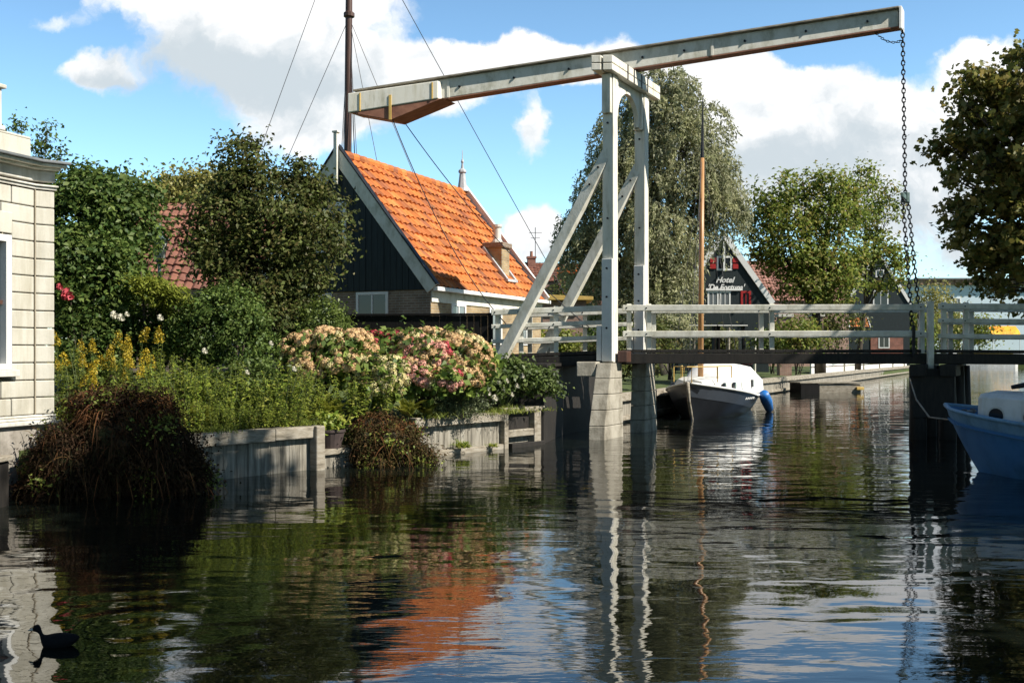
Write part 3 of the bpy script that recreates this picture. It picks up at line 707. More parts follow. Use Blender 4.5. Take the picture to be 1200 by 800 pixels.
# end block of the quay with a recessed panel
eb = empty('quay_end_block', (qe.x, qe.y, 0), 'grey timber quay end with framed recessed panel next to the bridge', 'quay end', rz=math.atan2(qd.y, qd.x))
EL = (qf-qe).length
mb = MB(); mb.box(.02, EL, .12, .3, -1, .66); mb.build('back_wall', M['pile'], eb, bevel=.01)
mb = MB(); mb.box(.16, EL*.66, .085, .119, .34, .62); mb.build('panel', M['darkwood'], eb)
mb = MB(); mb.box(.01, .13, -.02, .2, -1, .64); mb.build('post', M['oldwood'], eb, bevel=.012)
mb = MB(); mb.box(EL*.7, EL*.86, -.02, .2, -1, .66); mb.build('post', M['oldwood'], eb, bevel=.012)
mb = MB(); mb.box(.135, EL*.695, -.01, .118, .2, .33); mb.build('rail_board', M['oldwood'], eb, bevel=.012)
mb = MB(); mb.box(0, EL+.02, -.03, .34, .664, .75); mb.build('coping_beam', M['oldwood'], eb, bevel=.012)
mb = MB(); mb.box(.2, EL-.1, -.05, .08, -.02, .08); mb.build('waler', M['darkwood'], eb, bevel=.012)
# brick abutment under the bridge, near-black colour standing in for the shade there
ab = empty('bridge_abutment', (.62, 20.2, 0), 'brick abutment under the drawbridge, its shade put into a near-black colour', 'abutment')
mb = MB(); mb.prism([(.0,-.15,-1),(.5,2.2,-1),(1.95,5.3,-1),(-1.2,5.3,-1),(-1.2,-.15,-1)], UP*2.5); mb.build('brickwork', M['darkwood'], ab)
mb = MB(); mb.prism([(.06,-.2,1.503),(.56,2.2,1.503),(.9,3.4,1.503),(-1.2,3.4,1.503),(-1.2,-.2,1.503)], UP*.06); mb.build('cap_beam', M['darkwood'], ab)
# far quay beyond the bridge
quay('weathered timber quay lining the canal beyond the bridge', (2.6, 25.5), (9.9, 42.2), top=.75, cop=.2, waler=.12, seed=4)
quay('distant dark plank bank edge before the gabled houses', (9.95, 42.3), (37, 95), top=.7, cop=.2, waler=.12, seed=5)
quay('shaded plank quay along the bank by the blue boat', (7.5, 2), (15, 21), top=.7, seed=6)

# ------------------------------------------------------------------ drawbridge
Np = Vector((2.07, 21.6, 0)); Fp = Np + CX*1.85
br = empty('drawbridge', (Np.x, Np.y, 0), 'white timber drawbridge with tall portal, sloping balance beam and chains', 'drawbridge')
binv = Matrix.Translation(-Np)
def bb(mb, name, mat, parent=None, bevel=.012, smooth=False):
    o = mb.build(name, mat, None, bevel=bevel, smooth=smooth); o.data.transform(binv); o.parent = parent or br; return o
def at(o, u, z=0, c=0): return Vector(o) + UX*u + CX*c + UP*z
DT = 1.85
# stone piers (battered, in courses)
for pt, c0, c1, t0, t1 in ((Np, -.8, .3, -.36, .2), (Fp, -.3, .55, -.2, .36)):
    mb = MB(); nC = 5
    for i in range(nC):
        zb, zt = -.05 + 1.62*i/nC + .004, -.05 + 1.62*(i+1)/nC - .004
        if i == 0: zb = -1.2
        q = []
        for z in (zb, zt):
            f = min(1, max(0, z/1.57)); a = c0 + (t0-c0)*f; b_ = c1 + (t1-c1)*f; ul = -.16 + .02*f
            q += [at(pt, ul, z, a), at(pt, .17, z, a), at(pt, .17, z, b_), at(pt, ul, z, b_)]
        mb.hexa(q)
    bb(mb, 'stone_pier', M['stone'], bevel=.014)
mb = MB(); mb.obox(at(Np, -.36, 1.44, -.2), UX*.2, CX*.17, UP*.155); bb(mb, 'cap_block', M['stone'], bevel=.02)
mb = MB(); mb.obox(at(Np, .3, 1.7, .0), UX*.1, CX*.12, UP*.12); bb(mb, 'bearing_block', M['mast_brown'], bevel=.015)
# timber trestle carrying the far end of the leaf
for u, c in ((6.35, -.1), (6.95, -.1), (6.45, .9), (7.05, .9), (6.5, 1.9), (7.1, 1.9)):
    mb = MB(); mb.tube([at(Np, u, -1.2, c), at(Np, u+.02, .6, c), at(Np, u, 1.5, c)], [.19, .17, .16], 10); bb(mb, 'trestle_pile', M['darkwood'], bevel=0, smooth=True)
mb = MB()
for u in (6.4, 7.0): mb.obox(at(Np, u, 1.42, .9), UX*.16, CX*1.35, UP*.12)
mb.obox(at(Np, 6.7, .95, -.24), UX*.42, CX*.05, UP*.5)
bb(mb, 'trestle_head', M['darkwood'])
# decks: approach, leaf, fixed span
def deck(u0, u1, z0, z1, name, c0=.15, c1=1.7):
    mb = MB(); w = .2; nB = int((u1-u0)/w)
    for i in range(nB):
        a, b_ = u0+i*w+.004, u0+(i+1)*w-.004; za, zb = z0+(z1-z0)*i/nB, z0+(z1-z0)*(i+1)/nB
        mb.hexa([at(Np,a,za-.07,c0), at(Np,b_,zb-.07,c0), at(Np,b_,zb-.07,c1), at(Np,a,za-.07,c1), at(Np,a,za,c0), at(Np,b_,zb,c0), at(Np,b_,zb,c1), at(Np,a,za,c1)])
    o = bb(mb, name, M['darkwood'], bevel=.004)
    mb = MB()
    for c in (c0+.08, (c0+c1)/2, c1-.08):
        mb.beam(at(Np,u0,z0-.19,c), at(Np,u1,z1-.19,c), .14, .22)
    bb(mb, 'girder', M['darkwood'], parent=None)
    return o
deck(-2.6, -.02, 1.74, DT-.02, 'approach_deck'); deck(.2, 6.5, DT, DT, 'leaf_deck'); deck(6.6, 14.2, DT, DT-.06, 'fixed_deck')
# portal posts, square to the canal
PX = Vector((CX.y, -CX.x, 0)).normalized()
for pt in (Np, Fp):
    mb = MB(); mb.beam(at(pt,0,1.58), at(pt,0,7.62), .26, .26, side=PX, w1=.245, h1=.245); po = bb(mb, 'portal_post', M['white'], bevel=.015)
    mb = MB(); mb.beam(Vector(pt)-CX*.157+UP*1.6, Vector(pt)-CX*.157+UP*3.75, .24, .05, side=PX); bb(mb, 'sheath_board', M['white_clean'], parent=po)
    mb = MB(); mb.obox(Vector(pt)-PX*.19-CX*.06+UP*1.98, PX*.055, CX*.11, UP*.37); bb(mb, 'foot_block', M['white_clean'], parent=po)
    for z in (2.3, 2.95, 3.55, 4.6, 6.6):
        mb = MB(); q = Vector(pt)-CX*(.18 if z < 3.75 else .128)+UP*z; mb.tube([q, q-CX*.025], .022, 8); bb(mb, 'bolt', M['iron'], parent=po, bevel=0)
    mb = MB(); mb.beam(at(pt,-.05,6.0,0), at(pt,-2.36,1.55,0), .16, .23, side=CX); br_ = bb(mb, 'brace', M['white_old'], bevel=.012)
    for u, z in ((-.22, 5.68), (-.4, 5.32)):
        mb = MB(); q = at(pt,u,z,-.08); mb.tube([q, q-CX*.02], .024, 8); bb(mb, 'bolt', M['iron'], parent=br_, bevel=0)
    for sgn in (-1, 1):                                  # padstones under the crossbeam
        mb = MB(); mb.obox(Vector(pt) + CX*sgn*.18 + UP*7.2, PX*.1, CX*.045, UP*.41); bb(mb, 'corbel', M['white'], bevel=.015)
# crossbeam: two timbers one above the other, twice
mb = MB(); cm0, cm1 = -.5, 2.38
for uu in (-.1, .14):
    for z0, z1 in ((7.62, 7.76), (7.775, 7.93)):
        mb.hexa([at(Np,uu-.1,z0,cm0), at(Np,uu+.1,z0,cm0), at(Np,uu+.1,z0,cm1), at(Np,uu-.1,z0,cm1), at(Np,uu-.1,z1,cm0), at(Np,uu+.1,z1,cm0), at(Np,uu+.1,z1,cm1), at(Np,uu-.1,z1,cm1)])
cbm = bb(mb, 'crossbeam', M['white'], bevel=.012)
for c in (.35, .72, 1.18, 1.55):
    mb = MB(); mb.obox(at(Np, .246, 7.775, c), UX*.006, CX*.022, UP*.16); bb(mb, 'iron_strap', M['iron'], parent=cbm, bevel=0)
# curved knee under the crossbeam
mb = MB(); arc = []
c0, c1 = .125, 1.725; zt = 7.615; zs = 6.75
outer = [at(Np,-.06,zs,c0), at(Np,-.06,zt,c0), at(Np,-.06,zt,c1), at(Np,-.06,zs,c1)]
for i in range(17):
    a = math.pi*i/16; arc.append((.925 + .62*math.cos(a), zs + .08 + .6*math.sin(a)))
rows = []
for i in range(17):
    cc_, z = arc[i]
    oc = c1 if cc_ > .925 else c0
    if i < 5: oq = (c1, zs + (zt-zs)*i/5)
    elif i > 11: oq = (c0, zs + (zt-zs)*(16-i)/5)
    else: oq = (c1 + (c0-c1)*(i-5)/6, zt)
    rows.append([at(Np,-.05,z,cc_), at(Np,-.05,oq[1],oq[0]), at(Np,.05,oq[1],oq[0]), at(Np,.05,z,cc_), at(Np,-.05,z,cc_)])
mb.grid(rows); bb(mb, 'knee_arch', M['white'], bevel=0)
# balance beam
Mc = Np + CX*.94; SL = .143
def ba(u, dz, c=0): return Mc + UX*u + CX*c + UP*(7.945 + SL*u + dz)
mb = MB(); q = []
for u, h, w in ((-5.9, .44, .29), (5.85, .36, .25)):
    q += [ba(u,0,-w/2), ba(u,0,w/2), ba(u,h,w/2), ba(u,h,-w/2)]
mb.hexa(q)
bm_ = bb(mb, 'balance_beam', M['white_old'], bevel=.012)
mb = MB(); q = []
for u, h in ((-5.92, .442), (5.87, .362)):
    q += [ba(u,h,-.245), ba(u,h,.245), ba(u,h+.04,.245), ba(u,h+.04,-.245)]
mb.hexa(q); bb(mb, 'cover_board', M['oldwood'], parent=bm_, bevel=.006)
mb = MB(); q = []
for u in (-5.93, 5.88): q += [ba(u,-.024,-.14), ba(u,-.024,.14), ba(u,-.003,.14), ba(u,-.003,-.14)]
mb.hexa(q); bb(mb, 'bottom_board', M['counter'], parent=bm_, bevel=0)
for u in (-3.85, -.55, 1.9):
    mb = MB(); mb.obox(ba(u,.18,-.155), UX*.025, CX*.006, UP*.18); bb(mb, 'joint_cover', M['white'], parent=bm_, bevel=0)
mb = MB(); mb.tube([at(Np,.02,7.94,.6), at(Np,.02,7.94,1.3)], .07, 12); bb(mb, 'pivot_pin', M['iron'], bevel=0)
for u in (-3.6,-2.4,-1.2,-.35,.4,1.3,2.6,3.9,5.2):
    mb = MB(); q = ba(u,.2,-.14); mb.tube([q, q-CX*.035], .026, 8); bb(mb, 'bolt', M['iron'], parent=bm_, bevel=0)
# ballast box with hanging counterweight
mb = MB(); mb.hexa([ba(-6.0,-.03,-.3), ba(-4.0,-.03,-.3), ba(-4.0,-.03,.3), ba(-6.0,-.03,.3), ba(-6.0,.4,-.3), ba(-4.0,.36,-.3), ba(-4.0,.36,.3), ba(-6.0,.4,.3)])
bx = bb(mb, 'ballast_box', M['white'], bevel=.02)
mb = MB(); mb.prism([ba(-5.95,-.034,-.28), ba(-5.05,-.33,-.28), ba(-3.9,-.034,-.28)], CX*.56); bb(mb, 'counterweight', M['counter'], bevel=.008)
for u, z, w, h in ((-5.05,-.06,.025,.27), (-5.72,.16,.012,.2), (-4.12,.16,.012,.18)):
    mb = MB(); mb.obox(ba(u,z,-.31), UX*w, CX*.008, UP*h); bb(mb, 'iron_strap', M['ochre'], parent=bx, bevel=0)
mb = MB(); mb.obox(ba(5.9,.17,0), UX*.03, CX*.2, UP*.24); bb(mb, 'end_cap', M['white_clean'], parent=bm_, bevel=.01)
# chains
def chain(p0, p1, name, size=.11, sag=0.0):
    p0, p1 = Vector(p0), Vector(p1); Ln = (p1-p0).length; n = int(Ln/(size*.78)); mb = MB()
    d = (p1-p0).normalized(); s = d.cross(Vector((.3,1,.05))).normalized(); t = d.cross(s)
    for i in range(n):
        f = (i+.5)/n; c = p0.lerp(p1, f) - UP*sag*4*f*(1-f); a = s if i % 2 else t; pts = []
        for k_ in range(11):
            an = 2*math.pi*k_/10; pts.append(c + d*math.sin(an)*size*.5 + a*math.cos(an)*size*.28)
        mb.tube(pts, size*.12, 5, cap=False)
    return bb(mb, name, M['iron'], bevel=0, smooth=True)
tip = ba(5.9, -.02, 0) + UX*.02
sprd = Vector((8.45, 22.0, Z(232, 22.0)))
chain(tip, sprd + UP*.06, 'chain', .125)
chain(tip - UP*.25, ba(5.35, -.02, 0), 'safety_chain', .07, sag=.12)
mb = MB(); mb.obox(sprd, UX*.035, CX*.5, UP*.055); mb.tube([sprd + UP*.12, sprd - UP*.1], .09, 10); bb(mb, 'spreader_bar', M['verdigris'], bevel=.015)
nearL = at(Np, 6.25, DT+.1, .12); farL = at(Np, 6.25, DT+.1, 1.73)
chain(sprd - CX*.45, nearL, 'chain', .125); chain(sprd + CX*.45, farL, 'chain', .125)
mb = MB(); mb.beam(nearL - UP*.25, nearL + UP*.4, .06, .06, side=UX); bb(mb, 'chain_plate', M['iron'], bevel=.005)
mb = MB(); mb.beam(farL - UP*.25, farL + UP*.4, .06, .06, side=UX); bb(mb, 'chain_plate', M['iron'], bevel=.005)
# ropes hanging from the counterweight to the deck
def rope(p0, p1, sag, name):
    p0, p1 = Vector(p0), Vector(p1); mb = MB()
    mb.tube([p0.lerp(p1, i/16) - UP*sag*4*(i/16)*(1-i/16) for i in range(17)], .011, 5); bb(mb, name, M['rope'], bevel=0)
rope(ba(-5.05,-.33,-.2), at(Np,-2.3,2.4,.2), .45, 'pull_rope'); rope(ba(-5.0,-.33,.2), at(Np,-.9,2.2,1.65), .35, 'pull_rope')
# railings
def railing(u0, u1, z0, z1, c, bars, posts, name='railing', shift=0.0, ext=0):
    mb = MB()
    for off, h, th in bars:
        mb.beam(at(Np,u0-ext,z0+off,c), at(Np,u1,z1+off,c), th, h, side=CX)
    r_ = bb(mb, name, M['white_old'], bevel=.012)
    for u in posts:
        f = (u-u0)/(u1-u0); z = z0+(z1-z0)*f; top = max(b_[0]+b_[1]/2 for b_ in bars)
        mb = MB(); mb.beam(at(Np,u,z-.3,c+.09), at(Np,u,z+top+.03,c+.09), .1, .085, side=UX); bb(mb, 'rail_post', M['white_old'], parent=r_, bevel=.01)
        for b_ in bars[:2]:
            mb = MB(); q = at(Np,u,z+b_[0],c-b_[2]/2); mb.tube([q, q-CX*.014], .016, 6); bb(mb, 'bolt', M['iron'], parent=r_, bevel=0)
    return r_
B3 = [(.9, .12, .09), (.6, .09, .06), (.28, .09, .06)]; B2 = [(.88, .125, .1), (.33, .125, .09)]
for c in (.17, 1.68):
    railing(-2.6, -.14, 1.74, DT-.02, c, B3, (-2.5, -2.0, -1.25))
    railing(.2, 6.45, DT, DT, c, B2, (.3, .72, 3.3, 6.4) if c < 1 else (.3, 2.7, 6.2))
    railing(6.75, 14.2, DT, DT-.06, c, B3, (6.85, 7.3, 9.3, 11.3, 13.3))
for u in (6.6,):
    mb = MB(); mb.beam(at(Np,u,1.45,.05), at(Np,u,DT+1.0,.05), .12, .11, side=UX); bb(mb, 'end_post', M['white_old'])

# road from the bridge into the village
mb = MB(); mb.grid([[(-.6,21.4,1.7),(.3,23.9,1.7)],[(-4,22.8,1.45),(-3.6,25.0,1.45)],[(-14,26,1.33),(-14,28.6,1.33)],[(-30,32,1.33),(-30,35,1.33)]])
tag(mb.build('road', M['road']), 'brick paved lane leading onto the bridge', 'road', kind='structure')

# ------------------------------------------------------------------ orange roofed house
HO = Vector((-1.9, 24.0, 1.0)); ang = math.atan2(.91, .41)
ho = empty('gabled_house', HO, 'black boarded house with steep orange pantiled roof and white bargeboards', 'house', rz=ang)
LH, WD, EZ, RZ = 6.7, 5.08, 2.42, 5.63      # length, width, eave and ridge above base
HW = WD/2; ra = math.atan2(RZ-EZ, HW); SLN = math.hypot(RZ-EZ, HW)
def local(mb, name, mat, parent=None, bevel=.01, smooth=False): return mb.build(name, mat, parent or ho, bevel=bevel, smooth=smooth)
mb = MB(); mb.box(0.0, LH, 0.0, WD, -.6, EZ-.12); local(mb, 'wall', M['brick_y'], bevel=0)
mb = MB(); mb.box(-.006, -.001, 0.003, WD-.003, -.6, 2.26); local(mb, 'gable_brickwork', M['brick_g'], bevel=0)
mb = MB(); y = .06
rng = random.Random(3)
while y < WD-.06:                                       # vertical boards of the gable
    w = .17; y2 = min(y+w, WD-.06)
    za = EZ + (RZ-EZ)*(1-abs(y+.004-HW)/HW) - .1; zb = EZ + (RZ-EZ)*(1-abs(y2-.004-HW)/HW) - .1
    x0 = -.045 - rng.uniform(0, .012)
    if y < HW < y2:
        mb.prism([(x0,y+.004,2.27),(x0,y2-.004,2.27),(x0,y2-.004,zb),(x0,HW,RZ-.1),(x0,y+.004,za)], (.04,0,0))
    else: mb.prism([(x0,y+.004,2.27),(x0,y2-.004,2.27),(x0,y2-.004,zb),(x0,y+.004,za)], (.04,0,0))
    y = y2
local(mb, 'gable_boards', M['boards'], bevel=.004)
mb = MB(); mb.prism([(0.02,0.02,EZ-.12),(0.02,WD-.02,EZ-.12),(0.02,HW,RZ-.12)], (LH-.04,0,0)); local(mb, 'attic', M['boards'], bevel=0)
def pantiles(name, length, slope, tw, th, amp, mat, parent, loc, rot, seed=0, fx=8, fy=4):
    rng = np.random.default_rng(seed); nx = int(round(length/tw)); ny = int(math.ceil(slope/th))
    xs = np.arange(nx*fx+1)/fx*tw; rows = []
    jit = rng.normal(size=(ny, nx+1))*.009
    vs = []
    m_ = len(xs)
    for j in range(ny):
        for k_, (fv, hz) in enumerate(((0, .05), (.25, .04), (.6, .022), (.985, .0))):
            v = min((j+fv)*th, slope)
            ph = xs/tw*2*np.pi
            prof = amp*(np.sin(ph) + .35*np.sin(2*ph+.6))
            jj = np.interp(xs/tw, np.arange(nx+1), jit[j])
            sag = .022*np.sin(xs*1.1+seed)*math.sin(v*1.3+.4) + .012*np.sin(xs*2.7+v)
            vs.append(np.stack([xs, np.full(m_, v), hz+prof+jj+amp*1.2+sag], axis=1))
    mb = MB(); mb.grid([[tuple(q) for q in r] for r in vs])
    o = mb.build(name, mat, parent, smooth=False, fix=False); o.location = loc; o.rotation_euler = rot
    return o
# right slope: local u along +X, v up the slope
ov = .16
e0 = (0.02, -ov*math.cos(ra), EZ-ov*math.sin(ra))
o = pantiles('roof', LH-.04, SLN+ov-.02, .235, .3, .026, M['tile_orange'], ho, e0, (ra, 0, 0), 1)
o.data.polygons.foreach_set('use_smooth', [True]*len(o.data.polygons))
try: o.data.set_sharp_from_angle(angle=R(50))
except Exception: pass
o2 = pantiles('roof', LH-.04, SLN+ov-.02, .235, .3, .026, M['tile_orange'], ho, (LH-.02, WD+ov*math.cos(ra), EZ-ov*math.sin(ra)), (ra, 0, math.pi), 2, fx=5)
mb = MB()
x = 0.1
while x < LH-.1:
    mb.tube([(x,HW,RZ+.0),(x+.34,HW,RZ+.015)], [.12,.135], 10); x += .33
local(mb, 'ridge_tiles', M['tile_orange'], bevel=0, smooth=False)
def rake(x0, x1, side, w, lift, name, mat):
    """board along the gable edge; side -1 = canal side slope"""
    a = Vector((0, -ov*math.cos(ra) if side < 0 else WD+ov*math.cos(ra), EZ-ov*math.sin(ra))); b = Vector((0, HW, RZ))
    d = (b-a).normalized(); nn = Vector((0, -d.z, d.y)) if side < 0 else Vector((0, d.z, -d.y))
    if nn.z < 0: nn = -nn
    poly = [a + nn*lift, b + nn*lift + d*.0, b + nn*(lift-w), a + nn*(lift-w)]
    # meet at the apex on a vertical cut
    def cut(p): return p + d*((HW-p.y)/d.y)
    poly[1] = cut(poly[0]); poly[2] = cut(poly[3])
    mb = MB(); mb.prism([p + Vector((x0,0,0)) for p in poly], (x1-x0,0,0)); return local(mb, name, mat, bevel=.006)
rake(-.10, -.062, -1, .3, .12, 'bargeboard', M['white_old']); rake(-.10, -.062, 1, .3, .12, 'bargeboard', M['white_old'])
rake(-.14, .04, -1, .035, .157, 'verge_trim', M['iron']); rake(-.14, .04, 1, .035, .157, 'verge_trim', M['iron'])
rake(LH-.02, LH+.1, -1, .34, .2, 'bargeboard', M['white_clean']); rake(LH-.02, LH+.1, 1, .34, .2, 'bargeboard', M['white_clean'])
mb = MB(); mb.beam((-.15,HW,RZ-.75),(-.15,HW,RZ+.5),.1,.1,side=(0,1,0)); mb.box(-.22,-.08,HW-.08,HW+.08,RZ+.5,RZ+.55); local(mb, 'gable_post', M['white_old'])
mb = MB(); mb.lathe((LH-.1,HW,RZ+.05), [(.2,0),(.15,.1),(.12,.3),(.09,.55),(.13,.58),(.12,.64),(.05,.7),(.03,.85),(.05,.9),(.015,1.0),(.01,1.25)], 8); local(mb, 'roof_finial', M['lead_pale'], bevel=0)
# gutter and eave board
ey, ez_ = -ov*math.cos(ra)-.05, EZ-ov*math.sin(ra)
mb = MB(); mb.box(-.06, LH+.25, ey-.07, ey+.06, ez_-.06, ez_+.035); local(mb, 'gutter', M['white_clean'])
mb = MB(); mb.box(0, LH, -.03, -.005, ez_-.32, EZ-.125); local(mb, 'eave_board', M['white_old'])
def win(parent, ori, along, out, s0, s1, z0, z1, frame='white_clean', t=.07, name='window', pane='glass', cross=True, proud=.03):
    ori, along, out = Vector(ori), Vector(along), Vector(out); fr = MB()
    for a, b_, c, d in ((s0, s0+t, z0, z1), (s1-t, s1, z0, z1), (s0+t+.001, s1-t-.001, z1-t, z1), (s0+t+.001, s1-t-.001, z0, z0+t)):
        fr.obox(ori + along*(a+b_)/2 + out*(proud/2+.002) + UP*(c+d)/2, along*(b_-a)/2, out*proud/2, UP*(d-c)/2)
    f = fr.build(name, M[frame], parent, bevel=.005)
    p = MB(); p.obox(ori + along*(s0+s1)/2 + out*.008 + UP*(z0+z1)/2, along*((s1-s0)/2-t-.002), out*.004, UP*((z1-z0)/2-t-.002)); p.build('pane', M[pane], f)
    if cross:
        p = MB(); p.obox(ori + along*(s0+s1)/2 + out*.02 + UP*(z0+z1)/2, along*.02, out*.007, UP*((z1-z0)/2-t-.003)); p.build('glazing_bar', M[frame], f)
    return f
win(ho, (-.007,0,0), (0,1,0), (-1,0,0), 1.15, 2.05, 1.2, 2.25)
win(ho, (-.007,0,0), (0,1,0), (-1,0,0), 2.75, 3.55, 1.2, 2.25)
win(ho, (-.06,0,0), (0,1,0), (-1,0,0), 2.3, 3.25, 3.2, 4.45, t=.09, proud=.05)
for s in (1.0, 3.15, 5.2): win(ho, (0,0,0), (1,0,0), (0,-1,0), s, s+.78, 1.0, 2.0, pane='glass_pale')
# chimney with flashing and pot
chy = .6; cx_ = 4.95
mb = MB(); mb.box(cx_-.26, cx_+.26, chy-.26, chy+.26, 2.3, 3.72); ch_ = local(mb, 'chimney', M['brick_y'], bevel=.008)
mb = MB(); mb.box(cx_-.32, cx_+.32, chy-.32, chy+.32, 3.723, 3.86); mb.build('chimney_cap', M['brick_g'], ch_, bevel=.01)
mb = MB(); mb.lathe((cx_,chy,3.865), [(.16,0),(.15,.05),(.11,.12),(.11,.42),(.14,.45),(.14,.52)], 12); mb.build('chimney_pot', M['trim'], ch_)
mb = MB()
for dx in (-.29, .29):
    a = Vector((cx_+dx, chy-.42, EZ + (chy-.42)*math.tan(ra)+.17)); b_ = Vector((cx_+dx, chy+.3, EZ + (chy+.3)*math.tan(ra)+.17)); mb.beam(a, b_, .1, .1, side=(1,0,0))
mb.beam((cx_-.34, chy-.42, EZ+(chy-.42)*math.tan(ra)+.15), (cx_+.34, chy-.42, EZ+(chy-.42)*math.tan(ra)+.15), .14, .08)
mb.build('flashing', M['lead_pale'], ch_, bevel=.01)

# dark tarred fence before the house
fa = Vector((-3.65, 22.3, 0)); fb = Vector((-.47, 21.95, 0)); fd = (fb-fa).normalized(); fn = Vector((fd.y, -fd.x, 0))
fe = empty('board_fence', fa, 'black tarred board fence behind the hydrangeas', 'fence'); finv = Matrix.Translation(-fa)
mb = MB(); s = 0; FL = (fb-fa).length
while s < FL-.02:
    w = min(.15, FL-s); wall_box(mb, fa, fd, fn, s+.002, s+w-.002, .7, 2.58, -.02+random.uniform(-.004,.004), .01); s += w
o = mb.build('boards', M['tarred'], None, bevel=.004); o.data.transform(finv); o.parent = fe
mb = MB(); wall_box(mb, fa, fd, fn, 0, FL, 2.583, 2.63, -.06, .05); o = mb.build('cap_rail', M['tarred'], None, bevel=.006); o.data.transform(finv); o.parent = fe
for s in (0, FL/2, FL):
    mb = MB(); wall_box(mb, fa, fd, fn, s-.05, s+.05, .6, 2.64, -.125, -.024); o = mb.build('fence_post', M['tarred'], None, bevel=.006); o.data.transform(finv); o.parent = fe

# brown roofed house and street lantern
def simple_house(name, label, o, rz, ln, wd, ez, rz_h, wallm, roofm, tw=.25, fx=5, barge=None, wins=(), chim=None, gable=None, cat='house'):
    """o = corner at ground; +x along the ridge, +y across; slopes face -y and +y"""
    root = empty(name, o, label, cat, rz=rz); hw = wd/2; a = math.atan2(rz_h-ez, hw); sl = math.hypot(rz_h-ez, hw)
    mb = MB(); mb.box(0, ln, 0, wd, -1.2, ez); mb.build('wall', wallm, root)
    mb = MB(); mb.prism([(0,0.0,ez+.002),(0,wd,ez+.002),(0,hw,rz_h)], (ln,0,0)); mb.build('gable', gable or wallm, root)
    pantiles('roof', ln+.2, sl+.15, tw, .32, .025, roofm, root, (-.1, -.12*math.cos(a), ez-.12*math.sin(a)+.04), (a,0,0), 5, fx=fx)
    pantiles('roof', ln+.2, sl+.15, tw, .32, .025, roofm, root, (ln+.1, wd+.12*math.cos(a), ez-.12*math.sin(a)+.04), (a,0,math.pi), 6, fx=4)
    if barge:
        for xx in (-.16, ln+.12):
            for sg in (0, 1):
                p0 = Vector((xx, -.15 if sg == 0 else wd+.15, ez-.15*math.tan(a)+.1)); p1 = Vector((xx, hw, rz_h+.12))
                mb = MB(); mb.beam(p0, p1, .06, .26, side=(1,0,0)); mb.build('bargeboard', barge, root)
    for (or_, al, ou, s0, s1, z0, z1, fr) in wins: win(root, or_, al, ou, s0, s1, z0, z1, frame=fr)
    if chim:
        for (x, y, h) in chim:
            mb = MB(); mb.box(x-.3, x+.3, y-.3, y+.3, ez, h); mb.box(x-.35, x+.35, y-.35, y+.35, h, h+.15); c = mb.build('chimney', M['brick_r'], root)
            mb = MB(); mb.lathe((x, y, h+.15), [(.12,0),(.1,.35),(.12,.4)], 8); mb.build('chimney_pot', M['counter'], c)
    return root
simple_house('tiled_house', 'low house with weathered brown pantile roof seen between two dark trees', (-12.6, 29.0, 1.3), R(-3), 7.2, 5.0, 2.3, 5.0, M['brick_g'], M['tile_brown'],
             wins=[((0,0,0),(1,0,0),(0,-1,0),1.2,2.1,.7,1.9,'white_clean'),((0,0,0),(1,0,0),(0,-1,0),4.2,5.1,.7,1.9,'white_clean')])
lp = P(187, 300, 21.0)
sl_ = empty('street_lantern', (lp.x, lp.y, 1.2), 'old glazed street lantern on a post before the brown roof', 'street lamp')
zl = lp.z - 1.2
mb = MB(); mb.tube([(0,0,-.2),(0,0,.4),(0,0,zl-.15)], [.07,.05,.035], 10); mb.lathe((0,0,zl-.15), [(.04,0),(.09,.03),(.09,.06),(.05,.1)], 10); mb.build('lamp_post', M['verdigris'], sl_)
mb = MB(); mb.lathe((0,0,zl-.04), [(.1,0),(.155,.36)], 6); mb.build('lamp_glass', M['lamp_glass'], sl_)
mb = MB()
for k_ in range(6):
    a = math.pi*2*k_/6; mb.tube([(.103*math.cos(a),.103*math.sin(a),zl-.045),(.16*math.cos(a),.16*math.sin(a),zl+.325)], .01, 5)
mb.build('lamp_frame', M['verdigris'], sl_)
mb = MB(); mb.lathe((0,0,zl+.325), [(.22,0),(.2,.03),(.07,.15),(.06,.2),(.09,.23),(.03,.28),(.01,.36)], 12); mb.build('lamp_cap', M['verdigris'], sl_)

# tall brown ship's mast behind the house
mbase = Vector((X(407, 37), 37, 1.2))
ms = empty('ship_mast', mbase, 'tall brown ship mast with wire stays rising behind the orange roof', 'mast')
mb = MB(); mb.tube([(0,0,-1),(0,0,6),(.06,0,13.2),(.09,0,17.5)], [.155,.145,.125,.09], 14); mb.build('mast_pole', M['mast_brown'], ms, smooth=True)
mtop = Vector((.065,0,12.7))
mb = MB(); mb.lathe(mtop, [(.15,0),(.2,.03),(.2,.16),(.15,.2)], 12); mb.build('mast_band', M['mast_brown'], ms)
def stay(x, y, z, top=mtop, r=.012):
    mb = MB(); mb.tube([tuple(top), tuple(top.lerp(Vector((x,y,z)), .5) - UP*.05), (x,y,z)], r, 5); mb.build('stay', M['wire'], ms)
hi_ = Vector((.09,0,16.8))
stay(-4.6, -3.5, 1, hi_); stay(-4.2, -3, 1); stay(-.75, .5, 0); stay(-.45, -.5, 0); stay(.5, .4, 0); stay(.85, -.6, 0); stay(.62, -.2, 0); stay(2.6, -1.5, .5); stay(5.2, -2, .5); stay(9.5, 1.5, 0, hi_, .014)

